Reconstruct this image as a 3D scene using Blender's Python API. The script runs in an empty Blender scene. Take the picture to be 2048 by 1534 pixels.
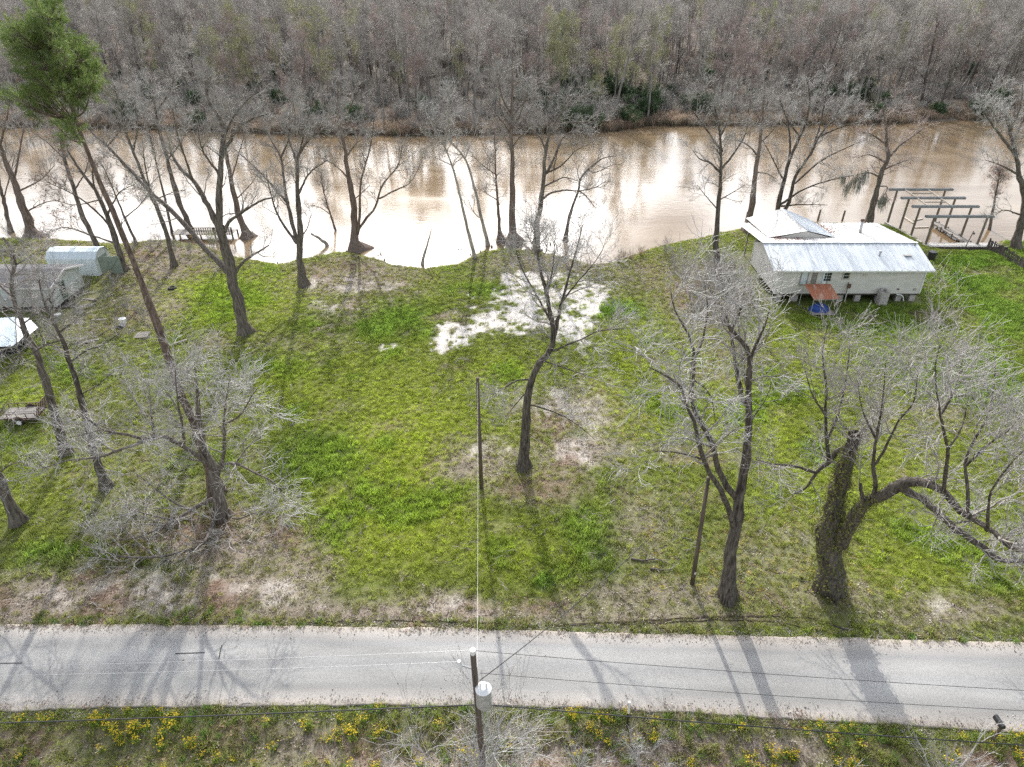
import bpy, math
import numpy as np
from mathutils import Vector

R = math.radians
rng = np.random.default_rng(11)
scene = bpy.context.scene
COL = scene.collection

# ------------------------------------------------------------------ camera, sky, sun, exposure
CAM_H, FPX, CU, CV, PITCH = 30.0, 1365.0, 1024.0, 767.0, R(32)
cam_d = bpy.data.cameras.new('camera'); cam = bpy.data.objects.new('camera', cam_d); COL.objects.link(cam)
cam.location = (0, 0, CAM_H); cam.rotation_euler = (R(90) - PITCH, 0, 0)
cam_d.sensor_width = 36; cam_d.lens = 36 * FPX / 2048; cam_d.clip_start = .5; cam_d.clip_end = 3000
scene.camera = cam

SUN_EL, SUN_AZ = 30.0, -6.5          # azimuth measured from +Y (straight ahead), negative = to the left
world = bpy.data.worlds.new('World'); scene.world = world; world.use_nodes = True
wn, wl = world.node_tree.nodes, world.node_tree.links
wn.clear()
w_out = wn.new('ShaderNodeOutputWorld'); w_bg = wn.new('ShaderNodeBackground'); w_bg.inputs[1].default_value = .15
sky = wn.new('ShaderNodeTexSky'); sky.sky_type = 'NISHITA'; sky.sun_disc = False
sky.sun_elevation = R(SUN_EL); sky.sun_rotation = R(SUN_AZ); sky.air_density = 1.0; sky.dust_density = 1.6; sky.altitude = 20
w_tc = wn.new('ShaderNodeTexCoord'); w_sep = wn.new('ShaderNodeSeparateXYZ'); wl.new(w_tc.outputs['Generated'], w_sep.inputs[0])
w_add = wn.new('ShaderNodeMath'); w_add.operation = 'ADD'; w_add.inputs[1].default_value = .22; w_add.use_clamp = False
w_abs = wn.new('ShaderNodeMath'); w_abs.operation = 'ABSOLUTE'; wl.new(w_sep.outputs[2], w_abs.inputs[0]); wl.new(w_abs.outputs[0], w_add.inputs[0])
w_div = wn.new('ShaderNodeVectorMath'); w_div.operation = 'DIVIDE'; w_cmb = wn.new('ShaderNodeCombineXYZ')
for i in range(3): wl.new(w_add.outputs[0], w_cmb.inputs[i])
wl.new(w_tc.outputs['Generated'], w_div.inputs[0]); wl.new(w_cmb.outputs[0], w_div.inputs[1])
w_noise = wn.new('ShaderNodeTexNoise'); w_noise.inputs['Scale'].default_value = 1.7; w_noise.inputs['Detail'].default_value = 6; w_noise.inputs['Roughness'].default_value = .55
wl.new(w_div.outputs[0], w_noise.inputs['Vector'])
w_ramp = wn.new('ShaderNodeValToRGB'); w_ramp.color_ramp.elements[0].position = .40; w_ramp.color_ramp.elements[1].position = .58
wl.new(w_noise.outputs[0], w_ramp.inputs[0])
w_mix = wn.new('ShaderNodeMix'); w_mix.data_type = 'RGBA'; 
# clouds scatter light forwards: they are brighter towards the sun, all round it alike
_sv = (math.sin(R(SUN_AZ)) * math.cos(R(SUN_EL)), math.cos(R(SUN_AZ)) * math.cos(R(SUN_EL)), math.sin(R(SUN_EL)))
w_dot = wn.new('ShaderNodeVectorMath'); w_dot.operation = 'DOT_PRODUCT'; w_dot.inputs[1].default_value = _sv; wl.new(w_tc.outputs['Generated'], w_dot.inputs[0])
w_mx = wn.new('ShaderNodeMath'); w_mx.operation = 'MAXIMUM'; w_mx.inputs[1].default_value = 0; wl.new(w_dot.outputs['Value'], w_mx.inputs[0])
w_pw = wn.new('ShaderNodeMath'); w_pw.operation = 'POWER'; w_pw.inputs[1].default_value = 9; wl.new(w_mx.outputs[0], w_pw.inputs[0])
w_ma = wn.new('ShaderNodeMath'); w_ma.operation = 'MULTIPLY_ADD'; w_ma.inputs[1].default_value = 9.0; w_ma.inputs[2].default_value = 1.0; wl.new(w_pw.outputs[0], w_ma.inputs[0])
w_cl = wn.new('ShaderNodeVectorMath'); w_cl.operation = 'SCALE'; w_cl.inputs[0].default_value = (8.0, 8.15, 8.4); wl.new(w_ma.outputs[0], w_cl.inputs['Scale']); wl.new(w_cl.outputs[0], w_mix.inputs['B'])
wl.new(w_ramp.outputs[0], w_mix.inputs['Factor']); wl.new(sky.outputs[0], w_mix.inputs['A'])
wl.new(w_mix.outputs['Result'], w_bg.inputs[0]); wl.new(w_bg.outputs[0], w_out.inputs[0])

sun_d = bpy.data.lights.new('sun', 'SUN'); sun_d.energy = 4.6; sun_d.angle = R(.55); sun_d.color = (1, .955, .88)
sun = bpy.data.objects.new('sun', sun_d); COL.objects.link(sun)
_sd = Vector((math.sin(R(SUN_AZ)) * math.cos(R(SUN_EL)), math.cos(R(SUN_AZ)) * math.cos(R(SUN_EL)), math.sin(R(SUN_EL))))
sun.rotation_euler = _sd.to_track_quat('Z', 'Y').to_euler()
vs = scene.view_settings
vs.view_transform = 'Standard'; vs.look = 'None'; vs.gamma = 1; vs.exposure = 0.27; vs.use_curve_mapping = False
scene.cycles.max_bounces = 5; scene.cycles.diffuse_bounces = 2; scene.cycles.glossy_bounces = 2
scene.cycles.transparent_max_bounces = 6; scene.cycles.use_denoising = False
scene.cycles.caustics_reflective = False; scene.cycles.caustics_refractive = False

# ------------------------------------------------------------------ measuring helpers (survey of the site from the viewpoint's geometry)
CT, ST = math.cos(PITCH), math.sin(PITCH)
def ray(u, v):
    x = (u - CU) / FPX; y = -(v - CV) / FPX
    return np.array([x, CT + y * ST, -ST + y * CT])
def G(u, v, z=0.0):
    d = ray(u, v); t = (z - CAM_H) / d[2]
    return np.array([0, 0, CAM_H]) + d * t
def PY(u, v, y):
    d = ray(u, v); return np.array([0, 0, CAM_H]) + d * (y / d[1])
def project(x, y, z):
    zz = z - CAM_H; zc = np.maximum(y * CT - zz * ST, .1); yc = y * ST + zz * CT
    return CU + FPX * x / zc, CV - FPX * yc / zc
def depth_at(p): return p[1] * CT - (p[2] - CAM_H) * ST

# ------------------------------------------------------------------ value noise
class Noise2:
    def __init__(s, seed): s.t = np.random.default_rng(seed).random((256, 256))
    def __call__(s, x, y):
        xi = np.floor(x).astype(int); yi = np.floor(y).astype(int); fx = x - xi; fy = y - yi
        fx = fx * fx * (3 - 2 * fx); fy = fy * fy * (3 - 2 * fy)
        a = s.t[xi & 255, yi & 255]; b = s.t[(xi + 1) & 255, yi & 255]; c = s.t[xi & 255, (yi + 1) & 255]; d = s.t[(xi + 1) & 255, (yi + 1) & 255]
        return (a * (1 - fx) + b * fx) * (1 - fy) + (c * (1 - fx) + d * fx) * fy
_n = [Noise2(k) for k in range(8)]
def fbm(x, y, s, k=0, o=4):
    x = np.asarray(x, float); y = np.asarray(y, float); r = 0; a = .5; tot = 0
    for i in range(o):
        r = r + a * _n[(k + i) % 8](x / s + 17.3 * i, y / s + 9.1 * i); tot += a; a *= .55; s *= .5
    return r / tot
def sstep(a, b, x):
    t = np.clip((x - a) / (b - a), 0, 1); return t * t * (3 - 2 * t)

# ------------------------------------------------------------------ materials
def new_mat(name):
    m = bpy.data.materials.new(name); m.use_nodes = True; nt = m.node_tree
    b = nt.nodes['Principled BSDF']
    return m, nt, b
def c4(c): return (c[0], c[1], c[2], 1)
def mat(name, c1, c2=None, scale=3.0, rough=.8, bump=0.0, stretch=(1, 1, 1), metal=0.0, detail=5, lo=.35, hi=.65, spec=.3, c3=None, rnd=0.0, coord='Object', bscale=None):
    m, nt, b = new_mat(name); N, L = nt.nodes, nt.links
    b.inputs['Roughness'].default_value = rough; b.inputs['Metallic'].default_value = metal; b.inputs['Specular IOR Level'].default_value = spec
    if c2 is None: c2 = tuple(x * .8 for x in c1)
    tc = N.new('ShaderNodeTexCoord'); mp = N.new('ShaderNodeMapping'); mp.inputs['Scale'].default_value = stretch
    L.new(tc.outputs[coord], mp.inputs[0])
    nz = N.new('ShaderNodeTexNoise'); nz.inputs['Scale'].default_value = scale; nz.inputs['Detail'].default_value = detail; nz.inputs['Roughness'].default_value = .65
    L.new(mp.outputs[0], nz.inputs['Vector'])
    rp = N.new('ShaderNodeValToRGB'); rp.color_ramp.elements[0].position = lo; rp.color_ramp.elements[1].position = hi
    rp.color_ramp.elements[0].color = c4(c2); rp.color_ramp.elements[1].color = c4(c1)
    if c3 is not None:
        e = rp.color_ramp.elements.new((lo + hi) / 2); e.color = c4(c3)
    L.new(nz.outputs[0], rp.inputs[0]); col = rp.outputs[0]
    if rnd > 0:
        oi = N.new('ShaderNodeObjectInfo'); hs = N.new('ShaderNodeHueSaturation')
        mr = N.new('ShaderNodeMapRange'); mr.inputs[3].default_value = 1 - rnd; mr.inputs[4].default_value = 1 + rnd
        L.new(oi.outputs['Random'], mr.inputs[0]); L.new(mr.outputs[0], hs.inputs['Value']); L.new(col, hs.inputs['Color']); col = hs.outputs[0]
    L.new(col, b.inputs['Base Color'])
    if bump:
        n2 = N.new('ShaderNodeTexNoise'); n2.inputs['Scale'].default_value = bscale or scale * 4; n2.inputs['Detail'].default_value = 6
        L.new(mp.outputs[0], n2.inputs['Vector'])
        bp = N.new('ShaderNodeBump'); bp.inputs['Strength'].default_value = bump; bp.inputs['Distance'].default_value = .05
        L.new(n2.outputs[0], bp.inputs['Height']); L.new(bp.outputs[0], b.inputs['Normal'])
    return m
def leaf_mat(name, trans=.35, attr='tint', rough=.7):
    m, nt, b = new_mat(name); N, L = nt.nodes, nt.links
    at = N.new('ShaderNodeAttribute'); at.attribute_name = attr; at.attribute_type = 'INSTANCER'
    b.inputs['Roughness'].default_value = rough; b.inputs['Specular IOR Level'].default_value = .15
    L.new(at.outputs['Color'], b.inputs['Base Color'])
    tr = N.new('ShaderNodeBsdfTranslucent'); L.new(at.outputs['Color'], tr.inputs[0])
    mx = N.new('ShaderNodeMixShader'); mx.inputs[0].default_value = trans
    L.new(b.outputs[0], mx.inputs[1]); L.new(tr.outputs[0], mx.inputs[2]); L.new(mx.outputs[0], N['Material Output'].inputs[0])
    return m
def foliage_mat(name, c1, c2, trans=.3, rnd=.15):
    m = mat(name, c1, c2, scale=1.5, rough=.65, spec=.2, rnd=rnd); nt = m.node_tree; N, L = nt.nodes, nt.links; b = N['Principled BSDF']
    src = b.inputs['Base Color'].links[0].from_socket
    tr = N.new('ShaderNodeBsdfTranslucent'); L.new(src, tr.inputs[0]); mx = N.new('ShaderNodeMixShader'); mx.inputs[0].default_value = trans
    L.new(b.outputs[0], mx.inputs[1]); L.new(tr.outputs[0], mx.inputs[2]); L.new(mx.outputs[0], N['Material Output'].inputs[0])
    return m

M = {}
M['bark'] = mat('bark', (0.23, 0.2, 0.175), (0.06, 0.05, 0.042), scale=9, stretch=(1, 1, .13), rough=.95, bump=.8, bscale=14, spec=.1)
M['bark_dark'] = mat('bark_dark', (0.17, 0.148, 0.128), (0.035, 0.03, 0.025), scale=9, stretch=(1, 1, .15), rough=.95, bump=.9, bscale=14, spec=.1)
M['bark_pale'] = mat('bark_pale', (.46, .43, .39), (.22, .2, .17), scale=4, stretch=(1, 1, .3), rough=.95, bump=.6, bscale=12, spec=.1)
M['bark_cypress'] = mat('bark_cypress', (0.27, 0.22, 0.19), (0.085, 0.065, 0.053), scale=9, stretch=(1.2, 1.2, .07), rough=.95, bump=.8, bscale=14, spec=.1)
M['bark_pine'] = mat('bark_pine', (0.24, 0.185, 0.15), (0.07, 0.052, 0.042), scale=9, stretch=(1, 1, .3), rough=.95, bump=.9, spec=.1)
M['twig'] = mat('twig', (.46, .435, .41), (.27, .255, .24), scale=2, rough=.9, spec=.15)
M['twig_pale'] = mat('twig_pale', (.58, .56, .535), (.32, .305, .29), scale=2, rough=.9, spec=.15)  # pale grey twigs, with the sunlight on them put into the colour
M['twig_dark'] = mat('twig_dark', (.36, .33, .30), (.17, .15, .13), scale=2, rough=.9, spec=.15)
M['twig_red'] = mat('twig_red', (.46, .375, .345), (.29, .24, .22), scale=1.2, rough=.9, spec=.15, rnd=.2)
M['twig_green'] = mat('twig_green', (.46, .45, .30), (.31, .31, .2), scale=1.2, rough=.9, spec=.15, rnd=.2)
M['twig_far'] = mat('twig_far', (.52, .49, .45), (.28, .262, .238), scale=1.0, rough=.9, spec=.15, rnd=.22)
M['twig_brown'] = mat('twig_brown', (.48, .38, .31), (.3, .235, .19), scale=1.0, rough=.9, spec=.15, rnd=.2)
M['bark_far'] = mat('bark_far', (.30, .28, .26), (.12, .11, .1), scale=2, stretch=(1, 1, .25), rough=.95, spec=.1, rnd=.25)
M['needles'] = foliage_mat('needles', (.20, .26, .075), (.10, .155, .04), .35)
M['evergreen'] = foliage_mat('evergreen', (.075, .13, .05), (.03, .065, .026), .2, .25)
M['vine_leaf'] = foliage_mat('vine_leaf', (.27, .27, .08), (.14, .16, .04), .3)
M['red_leaf'] = foliage_mat('red_leaf', (.33, .17, .12), (.2, .1, .075), .3)
M['seed'] = mat('seed', (.12, .08, .06), (.06, .045, .035), scale=9)
M['moss'] = mat('moss', (.40, .41, .36), (.25, .26, .22), scale=3, rough=.95, spec=.05)
M['leafscatter'] = leaf_mat('leafscatter', .25)
M['grassblade'] = leaf_mat('grassblade', .4)
M['wood_grey'] = mat('wood_grey', (.36, .33, .30), (.2, .18, .16), scale=3, stretch=(.3, 4, 4), rough=.9, bump=.3, spec=.15, rnd=.12)
M['wood_pole'] = mat('wood_pole', (.17, .135, .105), (.075, .06, .048), scale=5, stretch=(2, 2, .2), rough=.9, bump=.4, spec=.2)
M['wood_post'] = mat('wood_post', (.24, .205, .165), (.12, .1, .08), scale=5, stretch=(2, 2, .3), rough=.9, bump=.4, spec=.15)
M['wood_fence'] = mat('wood_fence', (.14, .12, .11), (.07, .06, .056), scale=4, stretch=(3, 3, .3), rough=.9, bump=.3, spec=.15, rnd=.3)
M['lumber'] = mat('lumber', (.52, .47, .40), (.36, .32, .27), scale=3, rough=.85)
M['beam_grey'] = mat('beam_grey', (.27, .28, .29), (.17, .18, .19), scale=4, rough=.8, rnd=.08)
M['white_paint'] = mat('white_paint', (.78, .78, .77), (.66, .66, .65), scale=4, rough=.6)
M['black_plastic'] = mat('black_plastic', (.03, .03, .032), (.018, .018, .02), rough=.45, spec=.5)
M['rubber'] = mat('rubber', (.035, .035, .035), (.02, .02, .02), rough=.8)
M['steel_black'] = mat('steel_black', (.05, .05, .052), (.11, .06, .04), scale=8, rough=.6, lo=.5, hi=.75)
M['galvanised'] = mat('galvanised', (.55, .56, .57), (.4, .41, .42), scale=6, rough=.45, metal=.6)
M['cable'] = mat('cable', (.04, .04, .042), (.03, .03, .03), rough=.6)
M['cable_bright'] = mat('cable_bright', (.42, .42, .42), (.34, .34, .34), rough=.4, metal=.4)
M['glass_dark'] = mat('glass_dark', (.03, .035, .04), (.02, .025, .03), rough=.08, spec=.6)
M['blue_tarp'] = mat('blue_tarp', (.02, .07, .30), (.012, .04, .19), scale=4, rough=.5, bump=.4)
M['concrete'] = mat('concrete', (.46, .44, .41), (.33, .31, .29), scale=3, rough=.9, bump=.3)
M['mud'] = mat('mud', (.10, .078, .058), (.06, .047, .036), scale=5, rough=.9, bump=.6)
M['reed'] = mat('reed', (.42, .33, .22), (.26, .19, .12), scale=3, rough=.9)

# ------------------------------------------------------------------ mesh building
def mesh_np(name, V, F4=None, F3=None, smooth=False):
    me = bpy.data.meshes.new(name); V = np.asarray(V, np.float32).reshape(-1, 3)
    f4 = np.zeros((0, 4), np.int32) if F4 is None else np.asarray(F4, np.int32).reshape(-1, 4)
    f3 = np.zeros((0, 3), np.int32) if F3 is None else np.asarray(F3, np.int32).reshape(-1, 3)
    me.vertices.add(len(V)); me.vertices.foreach_set('co', V.ravel())
    nl = f4.size + f3.size; me.loops.add(nl); me.polygons.add(len(f4) + len(f3))
    me.loops.foreach_set('vertex_index', np.concatenate([f4.ravel(), f3.ravel()]))
    st = np.concatenate([np.arange(len(f4)) * 4, f4.size + np.arange(len(f3)) * 3]).astype(np.int32)
    me.polygons.foreach_set('loop_start', st)
    me.polygons.foreach_set('use_smooth', np.full(len(st), smooth))
    me.update(calc_edges=True); me.validate(); return me
def link(name, me, m=None, parent=None, loc=None):
    o = bpy.data.objects.new(name, me); COL.objects.link(o)
    if m is not None and me is not None and len(me.materials) == 0: me.materials.append(m)
    if parent is not None: o.parent = parent
    if loc is not None: o.location = loc
    return o
def tag(o, label=None, cat=None, group=None, kind=None):
    if label: o['label'] = label
    if cat: o['category'] = cat
    if group: o['group'] = group
    if kind: o['kind'] = kind
    return o
def thing(name, label, cat, loc=(0, 0, 0), rz=0, group=None):
    o = bpy.data.objects.new(name, None); COL.objects.link(o); o.location = loc; o.rotation_euler = (0, 0, rz); o.empty_display_size = .3
    return tag(o, label, cat, group)
def copy_tree(o, parent=None):
    c = o.copy(); COL.objects.link(c); c.parent = parent
    for ch in list(o.children): copy_tree(ch, c)
    return c

class MB:
    """collects boxes, slabs and tubes into one mesh"""
    def __init__(s): s.v = []; s.f = []
    def add(s, V, F):
        n = len(s.v); s.v += [tuple(map(float, p)) for p in V]; s.f += [tuple(i + n for i in f) for f in F]; return s
    def hexa(s, b, t):
        return s.add(list(b) + list(t), [(3, 2, 1, 0), (4, 5, 6, 7), (0, 1, 5, 4), (1, 2, 6, 5), (2, 3, 7, 6), (3, 0, 4, 7)])
    def box(s, c, d):
        x, y, z = c; a, b, h = d[0] / 2, d[1] / 2, d[2] / 2
        B = [(x - a, y - b, z - h), (x + a, y - b, z - h), (x + a, y + b, z - h), (x - a, y + b, z - h)]
        return s.hexa(B, [(p[0], p[1], z + h) for p in B])
    def bar(s, p, q, w, h=None, up=(0, 0, 1)):
        h = h or w; p = Vector(p); q = Vector(q); d = (q - p).normalized(); u = Vector(up)
        if abs(d.dot(u)) > .95: u = Vector((0, 1, 0))
        sx = d.cross(u).normalized() * (w / 2); sy = sx.cross(d).normalized() * (h / 2)
        c = [-sx - sy, sx - sy, sx + sy, -sx + sy]
        return s.hexa([p + k for k in c], [q + k for k in c])
    def slab(s, quad, t):
        q = [Vector(p) for p in quad]; n = (q[1] - q[0]).cross(q[3] - q[0]).normalized() * t
        return s.hexa([p - n for p in q], q)
    def tube(s, p, q, r0, r1=None, k=10, cap=True):
        r1 = r0 if r1 is None else r1; p = Vector(p); q = Vector(q); d = (q - p).normalized()
        u = d.orthogonal().normalized(); w = d.cross(u)
        A = [p + (u * math.cos(2 * math.pi * i / k) + w * math.sin(2 * math.pi * i / k)) * r0 for i in range(k)]
        B = [q + (u * math.cos(2 * math.pi * i / k) + w * math.sin(2 * math.pi * i / k)) * r1 for i in range(k)]
        F = [(i, (i + 1) % k, k + (i + 1) % k, k + i) for i in range(k)]
        if cap: F += [tuple(range(k - 1, -1, -1)), tuple(range(k, 2 * k))]
        return s.add(A + B, F)
    def build(s, name, m, parent=None, smooth=False, loc=None):
        me = bpy.data.meshes.new(name); me.from_pydata(s.v, [], s.f); me.update()
        if smooth: me.polygons.foreach_set('use_smooth', [True] * len(me.polygons))
        return link(name, me, m, parent, loc)

def bump_of(grp_, N, K, S):
    if len(grp_) < 4: return np.ones((1, 1, 1))
    g_ = np.random.default_rng(N * 31 + K); a = np.asarray(grp_[3], float); a = a[None, :, None] if a.ndim == 1 else a[:, :, None]
    rn = g_.normal(size=(N, 1, S)) * .75 + g_.normal(size=(N, K, S)) * .5
    return np.clip(1 + a * rn, .45, 2.0)
def tube_mesh(name, groups):
    """groups: list of (P[N,K,3], R[N,K], sides) -> one mesh of tapering tubes"""
    VV, FF, off = [], [], 0
    for grp_ in groups:
        P, Rr, S = grp_[:3]
        P = np.asarray(P, float); Rr = np.asarray(Rr, float); N, K = P.shape[:2]
        if N == 0: continue
        T = np.gradient(P, axis=1); T /= np.linalg.norm(T, axis=2, keepdims=True) + 1e-9
        ref = np.where(np.abs(T.mean(1, keepdims=True)[..., 2:3]) > .8, np.array([[[.94, .31, .1]]]), np.array([[[.1, .2, .97]]]))
        U = np.cross(T, np.broadcast_to(ref, T.shape)); U /= np.linalg.norm(U, axis=2, keepdims=True) + 1e-9; W = np.cross(T, U)
        a = np.arange(S) * 2 * math.pi / S
        V = P[:, :, None, :] + (U[:, :, None, :] * np.cos(a)[None, None, :, None] + W[:, :, None, :] * np.sin(a)[None, None, :, None]) * (Rr[:, :, None] * bump_of(grp_, N, K, S))[..., None]
        VV.append(V.reshape(-1, 3))
        n = np.arange(N)[:, None, None]; k = np.arange(K - 1)[None, :, None]; i = np.arange(S)[None, None, :]; j = (i + 1) % S
        b = off + (n * K + k) * S; t = off + (n * K + k + 1) * S
        FF.append(np.stack([b + i, b + j, t + j, t + i], -1).reshape(-1, 4)); off += N * K * S
    return mesh_np(name, np.concatenate(VV), np.concatenate(FF), smooth=True)

# ------------------------------------------------------------------ the lie of the land
NEAR_BANK = np.array([G(u, v, -.5)[:2] for u, v in [(-500, 482), (0, 478), (70, 476), (150, 482), (250, 486), (340, 480), (420, 494), (500, 520), (560, 527), (630, 514), (680, 503),
    (725, 506), (780, 528), (850, 537), (920, 527), (960, 505), (1010, 496), (1060, 500), (1110, 512), (1180, 530), (1230, 522), (1290, 500), (1350, 486), (1420, 470), (1500, 452), (1560, 447), (1740, 447)]]
    + [(50.4, 87.0), (51.0, 80.2), (60.0, 79.6), (61.5, 83.0), (68, 82.5), (140, 82)])
FAR_BANK = np.array([G(u, v, -.5)[:2] for u, v in [(-900, 250), (0, 252), (300, 258), (560, 267), (820, 271), (1100, 266), (1230, 262), (1290, 251), (1500, 251), (1800, 247), (1900, 240), (2048, 241), (2800, 240)]])
WATER_Z = -.6
def bank_y(x): return np.interp(x, NEAR_BANK[:, 0], NEAR_BANK[:, 1])
def far_y(x): return np.interp(x, FAR_BANK[:, 0], FAR_BANK[:, 1])
RF = np.array([G(u, v)[:2] for u, v in [(-200, 1249), (0, 1250), (300, 1250), (600, 1252), (1000, 1258), (1200, 1265), (1500, 1272), (1800, 1280), (2048, 1286), (2300, 1294)]])
RN = np.array([G(u, v)[:2] for u, v in [(-200, 1424), (0, 1421), (300, 1414), (700, 1411), (1000, 1412), (1200, 1418), (1500, 1433), (1800, 1450), (2048, 1466), (2300, 1485)]])
def ext(a):
    s0 = (a[0, 1] - a[1, 1]) / (a[0, 0] - a[1, 0]); s1 = (a[-1, 1] - a[-2, 1]) / (a[-1, 0] - a[-2, 0])
    return np.vstack([[-300, a[0, 1] + s0 * .5 * (-300 - a[0, 0])], a, [300, a[-1, 1] + s1 * .5 * (300 - a[-1, 0])]])
RF, RN = ext(RF), ext(RN)
def road_far(x): return np.interp(x, RF[:, 0], RF[:, 1])
def road_near(x): return np.interp(x, RN[:, 0], RN[:, 1])
def on_road(x, y, m=0.0): return (y < road_far(x) + m) & (y > road_near(x) - m)
def height(x, y):
    x = np.asarray(x, float); y = np.asarray(y, float)
    d = bank_y(x) + (fbm(x, y, 3.0, 2, 3) - .5) * 1.6 - y
    z = -2.0 * (1 - sstep(-3.5, 2.2, d)) + (fbm(x, y, 7, 1, 3) - .5) * .22 + (fbm(x, y, 1.1, 4, 2) - .5) * .07
    rd = sstep(1.6, .2, np.maximum(y - road_far(x), road_near(x) - y))
    z = z * (1 - rd) + rd * -.02
    dit = np.exp(-((road_near(x) - y - 2.2) / 1.2) ** 2) * .25
    return z - dit

# what grows where: patches read off the site plan (pixel ellipses are turned into ground positions through project())
def ell(u, v, cu, cv, ru, rv, n=None, soft=.6):
    d = np.sqrt(((u - cu) / ru) ** 2 + ((v - cv) / rv) ** 2)
    if n is not None: d = d + (n - .5) * 1.1
    return sstep(1 + soft, 1 - soft, d)
SAND = [(1085, 590, 85, 34), (1020, 632, 85, 24), (1165, 610, 42, 50), (1060, 560, 60, 20), (895, 682, 40, 18), (930, 655, 45, 12), (1150, 665, 35, 32), (776, 692, 20, 9), (1165, 650, 30, 40)]
PALE = [(1120, 790, 70, 26), (1180, 850, 55, 40), (1100, 880, 50, 40), (1150, 915, 70, 25), (1000, 900, 50, 20), (700, 570, 90, 24), (690, 615, 50, 16), (850, 1208, 90, 16), (300, 1190, 200, 40), (1900, 1225, 60, 26), (60, 1205, 60, 24), (560, 1180, 60, 26)]
DRY = [(700, 555, 130, 42, .9), (690, 615, 70, 26, .7), (1140, 820, 105, 55, .85), (1150, 905, 100, 45, .95), (960, 925, 75, 48, .85), (1090, 960, 130, 40, .7), (1290, 1060, 70, 70, .6), (1350, 1190, 190, 36, .75),
       (1560, 1130, 130, 80, .5), (1900, 1225, 150, 40, .75), (1310, 550, 170, 40, .65), (330, 520, 130, 46, .95), (290, 600, 90, 60, .8), (180, 640, 110, 70, .55), (120, 500, 120, 22, .8), (1080, 530, 160, 26, .85),
       (600, 1130, 70, 60, .8), (430, 1090, 180, 70, .95), (240, 1190, 330, 62, 1.0), (800, 1225, 500, 26, .95), (1300, 1235, 300, 18, .8), (60, 1220, 180, 50, 1.0), (430, 1180, 200, 50, .95), (850, 1205, 90, 26, .9),
       (1400, 600, 90, 70, .8), (1450, 720, 90, 60, .5), (550, 690, 120, 25, .45), (280, 900, 200, 120, .35), (330, 990, 170, 80, .45), (1020, 420, 500, 1, .1), (1650, 1190, 130, 40, .6), (1800, 860, 100, 60, .25)]
LUSH = [(1235, 620, 52, 17, 1), (1960, 545, 110, 45, .9), (2000, 640, 90, 50, .8), (740, 640, 130, 40, .8), (560, 720, 90, 40, .4), (110, 1130, 90, 40, 1), (280, 1110, 110, 30, .9), (450, 600, 90, 50, .6), (630, 920, 90, 60, .6), (950, 580, 60, 15, .6),
        (1760, 640, 180, 40, .6), (1950, 760, 110, 60, .7), (1450, 1170, 60, 20, .3), (1090, 1165, 22, 14, 1), (1205, 1105, 16, 10, 1), (20, 860, 60, 50, .4), (1180, 1050, 60, 40, .5), (1110, 880, 24, 18, .8), (650, 1060, 60, 40, .7), (1200, 960, 40, 26, .6)]
LIME = [(830, 900, 180, 160, .9), (780, 1060, 190, 90, .9), (430, 600, 110, 55, 1), (1340, 800, 90, 120, .7), (1000, 1100, 120, 60, .6), (560, 590, 60, 40, .8), (60, 790, 70, 30, .7), (1880, 1050, 140, 80, .6), (1930, 650, 90, 20, .5), (1520, 830, 170, 130, .75), (1720, 930, 200, 130, .7), (1250, 760, 120, 130, .7), (620, 780, 160, 90, .6), (1600, 700, 200, 60, .6), (950, 760, 200, 60, .6), (1780, 1130, 160, 60, .6), (120, 960, 140, 60, .5)]
def cover(x, y):
    u, v = project(x, y, np.zeros_like(x))
    n1 = fbm(x, y, 2.6, 0, 5); n2 = fbm(x, y, 5.5, 3, 4); n3 = fbm(x, y, 1.2, 5, 4); n4 = .5 + 1.9 * (fbm(x, y, 2.2, 6, 5) - .47) + 1.3 * (fbm(x, y, .7, 1, 3) - .5)
    sand = np.zeros_like(x); dry = np.zeros_like(x); lush = np.zeros_like(x); lime = np.zeros_like(x)
    for a in SAND: sand = np.maximum(sand, ell(u, v, *a, n=n4, soft=.22))
    for a in PALE: sand = np.maximum(sand, .42 * ell(u, v, *a, n=n4, soft=.5) * sstep(.44, .6, n3))
    for a in DRY: dry = np.maximum(dry, a[4] * ell(u, v, *a[:4], n=n1, soft=.8))
    for a in LUSH: lush = np.maximum(lush, a[4] * ell(u, v, *a[:4], n=n1, soft=.6))
    for a in LIME: lime = np.maximum(lime, a[4] * ell(u, v, *a[:4], n=n2, soft=.9))
    near = sstep(road_near(x) - .2, road_near(x) - 1.2, y)
    dry = np.maximum(dry, near * (.45 + .5 * sstep(.42, .62, n2)))
    edge = sstep(1.6, .2, bank_y(x) - y); dry = np.maximum(dry, edge * .85)
    dry = np.maximum(dry, .6 * sstep(.62, .76, n2) * (1 - lime))
    dry = np.maximum(dry, .3 * sstep(.58, .70, n1))
    lush = np.maximum(lush, .55 * sstep(.60, .74, 1 - n2)); lush = lush * (1 - .8 * dry)
    sand = np.clip(sand * sstep(.24, .46, fbm(x, y, .8, 7, 4)), 0, 1)
    return sand, dry, lush, lime, n1, n3
def lerp(a, b, t): return a * (1 - t[:, None]) + np.asarray(b)[None, :] * t[:, None]
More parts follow.
